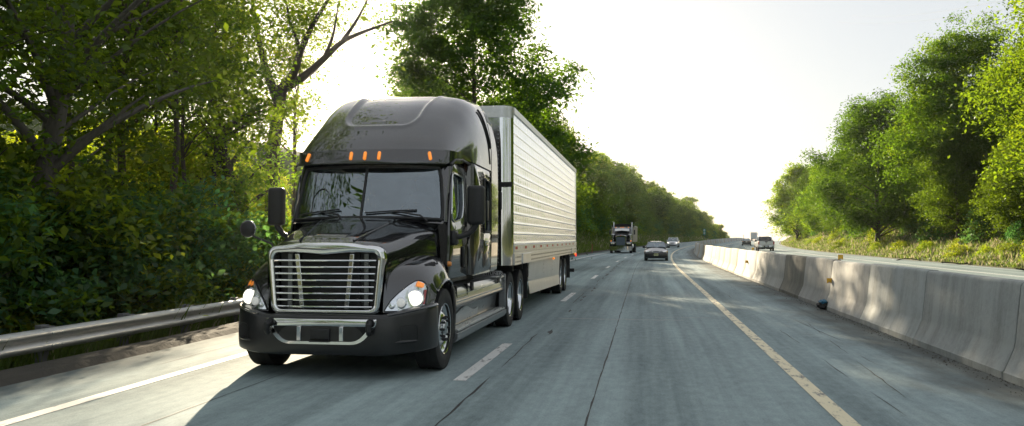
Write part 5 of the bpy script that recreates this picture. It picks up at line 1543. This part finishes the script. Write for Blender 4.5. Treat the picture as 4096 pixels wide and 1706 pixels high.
def crown_points(rg, H, z0, R, lobes, clumps, per, cr_, prof=.7, lean=(0, 0)):
    """leaf positions: lobes > clumps > leaves; returns points, tone, clump centres"""
    LB = []
    for i in range(lobes):
        t = (i + rg.random()) / lobes
        t = .05 + .93 * t
        r = R * (np.sin(pi * min(1, t ** prof * .93 + .07)) ** .65) * (.45 + .5 * rg.random())
        a = 2.4 * i + rg.normal(0, .5)
        LB.append((r * cos(a) + lean[0] * t, r * sin(a) + lean[1] * t, z0 + (H - z0) * t, R * (.24 + .20 * rg.random())))
    LB = np.array(LB)
    k = rg.integers(0, lobes, clumps)
    v = rg.normal(size=(clumps, 3)); v /= np.linalg.norm(v, axis=1, keepdims=True)
    rad = LB[k, 3:4] * (.35 + .75 * rg.random((clumps, 1)) ** .5)
    CC = LB[k, :3] + v * rad * np.array([1.25, 1.25, .8])
    CC[:, 2] = np.maximum(CC[:, 2], z0 * .6)
    q = rg.normal(size=(clumps, per, 3)) * cr_ * np.array([1., 1., .45]) * (.6 + .8 * rg.random((clumps, 1, 1)))
    r2 = np.linalg.norm(q[..., :2], axis=2)
    q[..., 2] -= .25 * r2 ** 2 / max(cr_, .1)
    P = (CC[:, None, :] + q).reshape(-1, 3)
    tone = np.clip(rg.normal(.5, .16, (clumps, 1)) + rg.normal(0, .16, (clumps, per)), 0, 1).ravel()
    return P, tone, CC, LB

def trunk_mesh(rg, H, z0, r, LB, CC, nb=10, lean=(0, 0), forks=True, name='trunk', mat='bark', wob=.25):
    b = MB()
    top = z0 + (H - z0) * .72
    zs = np.linspace(-.4, top, 10)
    wx = np.cumsum(rg.normal(0, wob * .35, 10)); wy = np.cumsum(rg.normal(0, wob * .35, 10)); wx -= wx[0]; wy -= wy[0]
    pts = [(wx[i] + lean[0] * z / H, wy[i] + lean[1] * z / H, z) for i, z in enumerate(zs)]
    rr = [r * (1.35 if i == 0 else 1.08 if i == 1 else 1) * (1 - .78 * (z + .4) / (top + .4)) for i, z in enumerate(zs)]
    b.tube(pts, rr, 9)
    sel = rg.choice(len(CC), min(len(CC), nb * 2), replace=False)
    targets = [tuple(l[:3]) for l in LB[:nb]] + [tuple(CC[i]) for i in sel]
    for j, tp in enumerate(targets):
        zt = min(top * .95, max(z0 * .45, tp[2] - .35 * sqrt(tp[0] ** 2 + tp[1] ** 2) - .8))
        i = int(np.clip(np.searchsorted(zs, zt), 1, 9)); f = (zt - zs[i - 1]) / (zs[i] - zs[i - 1])
        p0 = np.array(pts[i - 1]) * (1 - f) + np.array(pts[i]) * f
        rb = (rr[i - 1] * (1 - f) + rr[i] * f) * (.55 if j < nb else .3)
        tp = np.array(tp); mid = p0 * .45 + tp * .55 + np.array([rg.normal(0, .15), rg.normal(0, .15), .12 * np.linalg.norm(tp - p0)])
        q = [p0 * (1 - t) ** 2 + 2 * mid * t * (1 - t) + tp * t * t for t in np.linspace(0, 1, 7)]
        b.tube(q, [max(.008, rb * (1 - .88 * t)) for t in np.linspace(0, 1, 7)], 6)
    o = b.build(name, MATS[mat], angle=60)
    o.data.name = name
    return o

def make_tree(name, seed, H, z0, R, lobes, clumps, per, cr_, leaf, r, mats=('leaf_mid',), mixp=None, nb=10, lean=(0, 0), bark='bark', prof=.7, aspect=.5, wob=.25, drop=0.):
    rg = np.random.default_rng(seed)
    t = empty(name)
    P, tone, CC, LB = crown_points(rg, H, z0, R, lobes, clumps, per, cr_, prof, lean)
    if drop: 
        kp = rg.random(len(P)) > drop; P = P[kp]; tone = tone[kp]
    V = leaves(rg, P, leaf, aspect=aspect)
    mi = np.repeat(rg.choice(len(mats), clumps, p=mixp), per) if len(mats) > 1 else None
    if mi is not None and drop: mi = mi[kp]
    me = quad_mesh('crown', V, [MATS[m] for m in mats], tone, mi)
    c = bpy.data.objects.new('crown', me); COL.objects.link(c); c.parent = t
    tr = trunk_mesh(rg, H, z0, r, LB, CC, nb, lean, mat=bark, wob=wob); tr.parent = t
    return t

_used = set()
def put(proto_, x, y, z, rz=0., sc=1., label=None, cat='tree', group=None, scz=1.):
    if proto_.name not in _used:
        _used.add(proto_.name); o = proto_
    else: o = copy_tree(proto_)
    o.location = (float(x), float(y), float(z)); o.rotation_euler = (0, 0, rz); o.scale = (sc, sc, sc * scz)
    tag(o, label, cat, group)
    return o

RG = np.random.default_rng(21)
# --- kinds
near_kinds = [make_tree('forest_tree', 31, 13.5, 1.9, 4.6, 26, 170, 62, .46, .17, .20, ('leaf_dark', 'leaf_mid'), (.6, .4), 14),
              make_tree('forest_tree', 32, 15.0, 2.6, 4.2, 26, 170, 62, .46, .17, .17, ('leaf_dark', 'leaf_mid'), (.5, .5), 14, lean=(1.2, .4)),
              make_tree('forest_tree', 33, 11.5, 1.5, 4.0, 24, 150, 62, .44, .16, .15, ('leaf_mid', 'leaf_light'), (.5, .5), 14, lean=(-.6, .8)),
              make_tree('forest_tree', 34, 14.0, 3.2, 4.4, 24, 200, 66, .46, .21, .21, ('leaf_mid', 'leaf_light'), (.6, .4), 12)]
bright = make_tree('sunlit_tree', 36, 8.0, .6, 3.0, 16, 170, 60, .42, .2, .08, ('leaf_yellow', 'leaf_light'), (.6, .4), 8)
young = make_tree('young_tree', 35, 6.5, .8, 2.1, 14, 80, 60, .36, .16, .07, ('leaf_light', 'leaf_mid'), (.6, .4), 8)
shrubs = [make_tree('shrub', 41, 2.3, .15, 1.25, 10, 95, 46, .26, .15, .035, ('leaf_cool', 'leaf_dark'), (.6, .4), 6, wob=.1),
          make_tree('shrub', 42, 3.1, .2, 1.35, 11, 110, 46, .27, .16, .04, ('leaf_mid', 'leaf_cool'), (.6, .4), 6, wob=.1),
          make_tree('shrub', 43, 1.5, .1, 1.1, 8, 80, 42, .24, .13, .03, ('leaf_light', 'leaf_yellow'), (.6, .4), 5, wob=.1)]
# --- singled-out trees of the left forest
def ratio_pos(px, depth):
    r = (px - 1288) / 2100.
    fwx, fwy = -sin(0.1577) , cos(0.1577)
    return fwx * depth + cos(.1577) * r * depth, fwy * depth + sin(.1577) * r * depth
def gz(x, y): return float(hterr(y, x)) if y < 40 else float(hterr(y, x - float(off(y))))
t = make_tree('leaning_tree', 51, 13.0, 4.2, 4.6, 24, 170, 64, .46, .17, .26, ('leaf_dark', 'leaf_mid'), (.6, .4), 12, lean=(1.6, 0), bark='bark_grey', wob=.3)
x, y = ratio_pos(60, 16); put(t, x, y, gz(x, y), .1, 1, 'tall grey tree with a thick leaning trunk at the far left behind the guardrail')
t = make_tree('slim_tree', 52, 13.5, 5.4, 3.0, 20, 125, 58, .42, .17, .13, ('leaf_dark', 'leaf_mid'), (.5, .5), 10)
x, y = ratio_pos(330, 20); put(t, x, y, gz(x, y), 0, 1, 'slim dark trunked tree between the thick leaning tree and the mossy tree')
t = make_tree('mossy_tree', 53, 13.5, 2.2, 2.5, 26, 190, 62, .42, .18, .34, ('leaf_mid', 'leaf_light'), (.6, .4), 12, lean=(-2.8, 0))
x, y = ratio_pos(640, 32); put(t, x, y, gz(x, y), .6, 1, 'stout mossy trunked tree left of the black truck cab')
# forked tree with bare limbs against the bright sky
def forked_tree():
    rg = np.random.default_rng(54)
    t = empty('forked_tree')
    b = MB()
    b.tube([(0, 0, -.4), (-.1, 0, 3), (-.1, 0, 6.2), (.3, 0, 9.3)], [.44, .36, .32, .28], 9)
    limbs = [[(.25, 0, 9.1), (.9, -.1, 9.9), (1.2, 0, 11.0), (1.8, .1, 12.4), (2.6, .2, 13.8), (3.4, 0, 15.5)],
             [(.25, 0, 9.1), (1.3, .2, 9.8), (2.3, .2, 10.7), (3.2, .1, 11.5), (4.4, 0, 12.0), (5.6, .2, 12.5)],
             [(.1, 0, 8.6), (-.6, .2, 10.4), (-1.1, .3, 12.6), (-1.4, .1, 15.0)],
             [(2.3, .2, 10.7), (2.7, .3, 11.9), (3.0, .2, 13.6)], [(1.2, .1, 11.0), (.6, .2, 12.6), (.3, .1, 14.4)], [(3.2, .1, 11.5), (3.9, .5, 12.8), (4.7, .4, 14.4)]]
    for k, l in enumerate(limbs):
        L2 = crom(l, 12); b.tube(L2, [(.24 if k < 3 else .11) * (1 - .85 * q) for q in np.linspace(0, 1, 12)], 7)
    o = b.build('trunk', MATS['bark'], t, angle=60)
    C = []
    for li, l in enumerate(limbs):
        L2 = crom(l, 30)[(20 if li in (1, 3, 5) else 10):]
        for p in L2:
            if li in (1, 3, 5) and rg.random() < .6: continue
            for _ in range(1 if li in (1, 3, 5) else 2): C.append(p + rg.normal(0, .65, 3))
    C = np.array(C); C = C[C[:, 2] > 9.6]
    for z in np.linspace(2, 9., 26): C = np.concatenate([C, [[rg.normal(-1.2, .8), rg.normal(0, .8), z]]])
    P = (C[:, None] + rg.normal(size=(len(C), 30, 3)) * np.array([.42, .42, .22])).reshape(-1, 3)
    tone = np.clip(rg.normal(.55, .2, len(P)), 0, 1)
    me = quad_mesh('crown', leaves(rg, P, .2), [MATS['leaf_light']], tone)
    c = bpy.data.objects.new('crown', me); COL.objects.link(c); c.parent = t
    return t
x, y = ratio_pos(690, 40); put(forked_tree(), x, y, gz(x, y), .16, 1., 'forked tree with bare dark limbs reaching into the bright sky gap')
t = make_tree('roadside_tree', 55, 17.5, 1.2, 5.0, 36, 620, 100, .50, .25, .27, ('leaf_dark', 'leaf_mid'), (.5, .5), 16, prof=.62)
put(t, -9.2, 45, gz(-9.2, 45), .3, 1., 'tall full tree rising directly behind the truck cab and trailer nose')
t = make_tree('roadside_tree', 56, 12.0, 1.5, 3.8, 26, 300, 90, .46, .24, .2, ('leaf_mid', 'leaf_dark'), (.5, .5), 12)
put(t, -8.4, 62, gz(-8.4, 62), 0, 1., 'rounded tree overhanging the upper edge of the trailer beyond the tall roadside tree')
# --- the mass of the left forest
slender = make_tree('slender_tree', 37, 13.0, 6.2, 2.4, 14, 80, 54, .42, .18, .12, ('leaf_mid', 'leaf_light'), (.5, .5), 9, wob=.35)
for i, (px, dp) in enumerate([(200, 22), (265, 26), (425, 23), (480, 27), (530, 31), (585, 35), (150, 28), (375, 31), (735, 43)]):
    x, y = ratio_pos(px, dp)
    put(slender, x, y, gz(x, y) - .2, i * 2.1, .85 + .3 * RG.random(), 'slender bare trunked tree standing dark against the sunlit foliage in the left forest', group='slender trunks in the left forest')
LAB_F = 'dark backlit broadleaf tree in the dense forest behind the guardrail'
SUNL = lambda y: -5.5 - .3288 * (y - 9)
spots = [(-13.2, 7.5), (-12.4, 11.2), (-17.5, 11.5), (-20.5, 17.)]
for i, (x, y) in enumerate(spots):
    x += RG.normal(0, .4); y += RG.normal(0, .4)
    put(near_kinds[i % 4], x, y, gz(x, y), RG.random() * 6.28, .85 + .3 * RG.random(), LAB_F, group='trees of the dark forest behind the guardrail')
for i, (x, y) in enumerate([(-11.2, 13.0), (-11.8, 17.3), (-14.3, 14.2), (-12.2, 9.3)]):
    put(young, x, y, gz(x, y), RG.random() * 6.28, .75 + .45 * RG.random(), 'slender light green young tree between the forest trunks behind the guardrail', group='young trees at the forest edge')
for i in range(34):
    y = 5.5 + 21 * (i / 34.) + RG.normal(0, .3); x = -9.9 - abs(RG.normal(0, .9)) - (.5 if i % 3 else 0)
    put(shrubs[i % 3], x, y, gz(x, y), RG.random() * 6.28, .75 + .4 * RG.random(), 'leafy green shrub in the thicket directly behind the guardrail', 'shrub', 'shrubs behind the guardrail')
for i in range(26):
    y = 9 + 30 * RG.random(); x = -12.5 - 9 * RG.random() - .25 * max(0, y - 24)
    put(shrubs[i % 3], x, y, gz(x, y), RG.random() * 6.28, .55 + .4 * RG.random(), 'shrub growing on the forest floor among the trunks', 'shrub', 'shrubs on the forest floor')
for i, (px, dp) in enumerate([(30, 31), (120, 33), (205, 30), (285, 33), (365, 30), (440, 33), (510, 31), (580, 36), (660, 46)]):
    x, y = ratio_pos(px, dp)
    put(bright, x, y, gz(x, y) - .3, i * 1.3, .66 + .16 * RG.random(), 'bright yellow-green tree glowing in sunlight deep behind the dark forest trunks', group='sunlit trees deep in the forest')
# --- hillside beyond the trailer
hill_kinds = [make_tree('hillside_tree', 61, 12.0, 1.2, 4.6, 15, 210, 52, .52, .40, .2, ('leaf_mid', 'leaf_dark'), (.6, .4), 8),
              make_tree('hillside_tree', 62, 14.0, 1.6, 4.4, 15, 220, 52, .52, .40, .2, ('leaf_mid', 'leaf_light'), (.5, .5), 8),
              make_tree('hillside_tree', 63, 10.0, .8, 4.2, 13, 190, 52, .52, .38, .18, ('leaf_light', 'leaf_mid'), (.5, .5), 8),
              make_tree('hillside_tree', 64, 13.0, 1.2, 4.0, 16, 210, 52, .52, .40, .2, ('leaf_dark', 'leaf_mid'), (.5, .5), 8)]
LAB_H = 'dense green tree on the wooded hillside along the left of the road'
n = 0
for row, (d0, st, zs_) in enumerate(((-12.5, 6.0, .82), (-18, 7.0, .95), (-25, 8., 1.05), (-34, 10., 1.1))):
    s = 62. + row * 3 if row else 66.
    while s < 520:
        d = d0 + RG.normal(0, 1.2); ss_ = s + RG.normal(0, 1.)
        x, y = XY(ss_, d); x = float(x); y = float(y)
        az = math.degrees(atan2(x, y))
        ok = not (-22.3 < az < -15.6 and y < 150) and not (row >= 2 and s > 330) and not (az < -22) and not (row < 2 and s < 86)
        if ok:
            sc = (.72 + .42 * RG.random()) * zs_ * (1 if s < 380 else .8)
            sc *= .72 if s < 112 else 1.
            kind = hill_kinds[int(RG.integers(0, 4))]
            put(kind, x, y, float(hterr(ss_, d)) - .1, RG.random() * 6.28, sc, LAB_H, group='trees covering the hillside on the left')
            n += 1
        s += st * (.8 + .4 * RG.random()) * (1 if s < 260 else 1.35)
for i in range(64):
    s = 104 + 290 * (i / 64.) ** 1.15; d = -10.2 - 1.9 * RG.random()
    x, y = XY(s, d)
    put(shrubs[i % 3], x, y, float(hterr(s, d)) - .1, RG.random() * 6.28, 1.1 + .8 * RG.random(), 'bushy shrub at the foot of the wooded hillside on the left', 'shrub', 'shrubs along the hillside foot')
# --- right-hand wood
RT = [('broad_tree', 71, 19.0, 4.0, 6.6, 34, 900, 100, .58, .24, .3, ('leaf_mid', 'leaf_light'), (.75, .25), 14),
      ('broad_tree', 72, 15.5, 2.0, 5.4, 30, 720, 100, .55, .24, .26, ('leaf_dark', 'leaf_mid'), (.7, .3), 12),
      ('broad_tree', 73, 17.5, 2.2, 5.6, 32, 760, 100, .55, .24, .26, ('leaf_mid', 'leaf_dark'), (.35, .65), 12)]
big = [make_tree(*a) for a in RT]
def rput(k, s, d, rz, sc, lb, grp=None, scz=1.):
    x, y = XY(s, d); return put(k, x, y, float(hterr(s, d)) - .1, rz, sc, lb, group=grp, scz=scz)
rput(big[0], 78, 26.5, 1.0, .92, 'largest bright green tree with a spreading crown above the right grassy bank')
rput(big[1], 92, 22.5, 2.2, .98, 'dark round crowned tree standing just left of the largest bright tree')
rput(big[2], 64, 30.5, .4, 1.02, 'tall dark tree behind and right of the largest bright tree')
rput(big[0], 52, 27.0, 3.1, 1.05, 'tall tree with a high crown at the right edge of the picture')
rput(big[1], 46, 26.0, 4.0, .9, 'dark low branched tree filling the right edge of the picture below the high crown')
cluster = make_tree('bank_tree', 74, 14.5, 1.8, 4.6, 26, 340, 80, .55, .34, .22, ('leaf_light', 'leaf_mid'), (.5, .5), 10)
rput(cluster, 168, 21.8, 0, 1.0, 'light green tree leaning over the far end of the right carriageway')
rput(cluster, 142, 24.0, 1.6, .8, 'smaller pale green tree second from the far end of the right wood')
dead = MB()
for k in range(9):
    rg = np.random.default_rng(80 + k); a = rg.random() * 6.28
    dead.tube(crom([(0, 0, 3 + k * .6), (.8 * cos(a), .8 * sin(a), 5 + k * .7), (1.9 * cos(a), 1.9 * sin(a), 6.4 + k * .75)], 7), [.05, .045, .04, .03, .022, .016, .01], 5)
dead.tube([(0, 0, -.3), (.1, 0, 4), (.1, .1, 8), (.2, 0, 12)], [.14, .1, .07, .02], 7)
o = dead.build('dead_tree', MATS['bark_grey'], angle=60); x, y = XY(128, 23.5); o.location = (float(x), float(y), float(hterr(128, 23.5)))
tag(o, 'leafless grey dead tree between the far pale trees and the dark round tree', 'tree')
LAB_R = 'green tree in the wood on top of the right bank'
for i, (s, d, sc) in enumerate([(38, 31, .95), (41, 36, 1.), (30, 27, .85), (56, 34, 1.), (58, 40, 1.05), (70, 36, 1.), (82, 34, .95), (72, 24.2, .55), (86, 29, .75), (100, 29, .8), (96, 37, .9), (108, 25.5, .72), (116, 32, .85), (122, 24.5, .66), (132, 29, .72), (150, 29, .8), (158, 25, .7), (176, 27, .85), (186, 22.5, .72), (200, 25.5, .8), (214, 23, .65), (228, 27, .65), (60, 25.2, .5)]):
    kk = [big[1], big[2], cluster][i % 3] if s > 100 else [big[1], big[2]][i % 2]
    rput(kk, s, d, RG.random() * 6.28, sc, LAB_R, 'trees of the wood on the right bank')
for i in range(34):
    s = 36 + 175 * (i / 34.) ** 1.2; d = 24.4 + RG.normal(0, .8) + (1.5 if i % 2 else 0)
    x, y = XY(s, d)
    put(shrubs[0 if s < 95 else i % 3], x, y, float(hterr(s, d)) - .1, RG.random() * 6.28, .7 + .6 * RG.random(), 'green bush at the edge of the wood above the right grassy bank', 'shrub', 'bushes along the right wood edge')
for i in range(40):
    s = 40 + 150 * (i / 40.) ** 1.3; d = 20.9 + 2.4 * RG.random()
    x, y = XY(s, d)
    put(shrubs[2], x, y, float(hterr(s, d)) - .15, RG.random() * 6.28, .35 + .4 * RG.random(), 'low yellow-green weed clump among the tall grass of the right bank', 'weed', 'weed clumps on the right bank')
# --- trees standing behind the viewer on both sides, seen only in the reflections
for i, (x, y, k) in enumerate([(-13, -6, 0), (-12, -14, 1), (-14, -22, 3), (-12.5, -31, 0), (-14, -42, 1), (-13, -55, 3), (-15, -70, 0), (25, 14, 1), (24.5, 4, 0), (26, -6, 3), (24, -16, 1), (25, -28, 0), (24, -42, 3), (26, -60, 1), (25, 24, 0)]):
    put(near_kinds[k], x, y, 0, i, 1.1, 'tree beside the road behind the viewer', group='trees behind the viewer')

# --- grass on the banks
def grass(name, n, sfun, dfun, hfun, seed, label, pale=.25):
    rg = np.random.default_rng(seed)
    s = sfun(rg, n); d = dfun(rg, n, s)
    x, y = XY(s, d); z = hterr(s, d)
    dist = np.sqrt(x ** 2 + y ** 2)
    tuft = .5 + .5 * np.sin(s * 1.3 + 2 * np.sin(d * 2.1)) * np.sin(d * 1.9 + s * .35)
    h = hfun(rg, n, d) * (.55 + .75 * tuft); w = .012 + dist * .00042
    a = rg.random(n) * 2 * pi; lean = .25 + .35 * rg.random(n); la = rg.normal(.6, 1.2, n)
    base = np.stack([x, y, z - .03], 1)
    side = np.stack([np.cos(a), np.sin(a), np.zeros(n)], 1) * w[:, None]
    tip = base + np.stack([np.cos(la) * lean * h, np.sin(la) * lean * h, h], 1)
    mid = base + (tip - base) * .55 + np.stack([np.zeros(n), np.zeros(n), h * .10], 1)
    mi = (rg.random(n) < pale * (.3 + 1.2 * tuft)).astype(int)
    sw = np.where(mi == 1, 1.1, .75)[:, None]
    V = np.stack([base - side * .6, mid - side * sw, tip, mid + side * sw], 1)
    me = quad_mesh(name, V, [MATS['grass_blade'], MATS['straw']], np.clip(rg.normal(.5, .22, n), 0, 1), mi)
    o = bpy.data.objects.new(name, me); COL.objects.link(o)
    tag(o, label, kind='stuff')
grass('grass', 62000, lambda r, n: 34 + 205 * r.random(n) ** 1.5, lambda r, n, s: 19.75 + 6.5 * r.random(n) ** 1.1, lambda r, n, d: .28 + .5 * r.random(n) * np.clip((d - 19.6) / 1.6, .25, 1), 5, 'tall sunlit grass with pale seed heads on the right bank', .34)
grass('grass', 36000, lambda r, n: 56 + 280 * r.random(n) ** 1.5, lambda r, n, s: -7.9 - 5.5 * r.random(n) ** 1.1, lambda r, n, d: .2 + .55 * r.random(n), 6, 'long green grass on the bank at the left edge beyond the trailer', .12)
grass('grass', 16000, lambda r, n: 3 + 30 * r.random(n), lambda r, n, s: -8.35 - 5 * r.random(n) ** 1.2, lambda r, n, d: .2 + .5 * r.random(n), 9, 'rank grass and weeds at the foot of the forest behind the guardrail', .05)
print('hill trees', n)
# ---------------------------------------------------------------- camera, light
FPX = 2100 * 1024 / 2576.
yaw = atan2(1622 * 1024 / 2576. - 512, FPX); pitch = atan2(600 * 1024 / 2576. - 213, FPX)
cam = bpy.data.cameras.new('camera'); co = bpy.data.objects.new('camera', cam); COL.objects.link(co)
cam.sensor_width = 36; cam.lens = 36 * FPX / 1024; cam.clip_start = .1; cam.clip_end = 6000
co.location = (0, 0, 1.62); co.rotation_euler = (pi / 2 + pitch, 0, yaw)
SC.camera = co
SUN_AZ, SUN_EL = radians(-18.2), radians(14.8)      # azimuth from +Y towards +X
sd = Vector((sin(SUN_AZ) * cos(SUN_EL), cos(SUN_AZ) * cos(SUN_EL), sin(SUN_EL)))
sun = bpy.data.lights.new('sun', 'SUN'); so = bpy.data.objects.new('sun', sun); COL.objects.link(so)
sun.energy = 3.6; sun.angle = radians(.5); sun.color = (1, .84, .60)
so.rotation_euler = sd.to_track_quat('Z', 'Y').to_euler()
w = bpy.data.worlds.new('World'); SC.world = w; w.use_nodes = True
nt = w.node_tree; nt.nodes.clear()
sky = nt.nodes.new('ShaderNodeTexSky'); sky.sky_type = 'NISHITA'; sky.sun_disc = False
sky.sun_elevation = SUN_EL; sky.sun_rotation = SUN_AZ
sky.air_density = 1.; sky.dust_density = 1.2; sky.ozone_density = 1.
# thin bright overcast veil over the clear-sky colours
sc_ = nt.nodes.new('ShaderNodeVectorMath'); sc_.operation = 'SCALE'; sc_.inputs['Scale'].default_value = .18
vl = nt.nodes.new('ShaderNodeVectorMath'); vl.operation = 'ADD'; vl.inputs[1].default_value = (2.85, 2.92, 2.96)
bg = nt.nodes.new('ShaderNodeBackground'); bg.inputs[1].default_value = .05
wo = nt.nodes.new('ShaderNodeOutputWorld')
nt.links.new(sky.outputs[0], sc_.inputs[0]); nt.links.new(sc_.outputs[0], vl.inputs[0])
nt.links.new(vl.outputs[0], bg.inputs[0]); nt.links.new(bg.outputs[0], wo.inputs[0])
hz = MB(); hz.box((110, 560, 18), (900, 1520, 84))
m, hnt, hout = _new('haze_air')
pv = hnt.nodes.new('ShaderNodeVolumePrincipled')
pv.inputs['Color'].default_value = (.93, .97, 1, 1); pv.inputs['Density'].default_value = .00008; pv.inputs['Anisotropy'].default_value = .78
hnt.links.new(pv.outputs[0], hout.inputs['Volume'])
ho = hz.build('haze', m); tag(ho, 'pale summer haze over the whole road', kind='stuff')
SC.view_settings.view_transform = 'Standard'; SC.view_settings.look = 'None'
SC.view_settings.exposure = 2.05; SC.view_settings.gamma = 1
SC.render.engine = 'CYCLES'
cy = SC.cycles
cy.max_bounces = 7; cy.diffuse_bounces = 3; cy.glossy_bounces = 4; cy.transmission_bounces = 5; cy.transparent_max_bounces = 12; cy.volume_bounces = 1
cy.caustics_reflective = False; cy.caustics_refractive = False
cy.sample_clamp_indirect = 6
cy.use_denoising = True
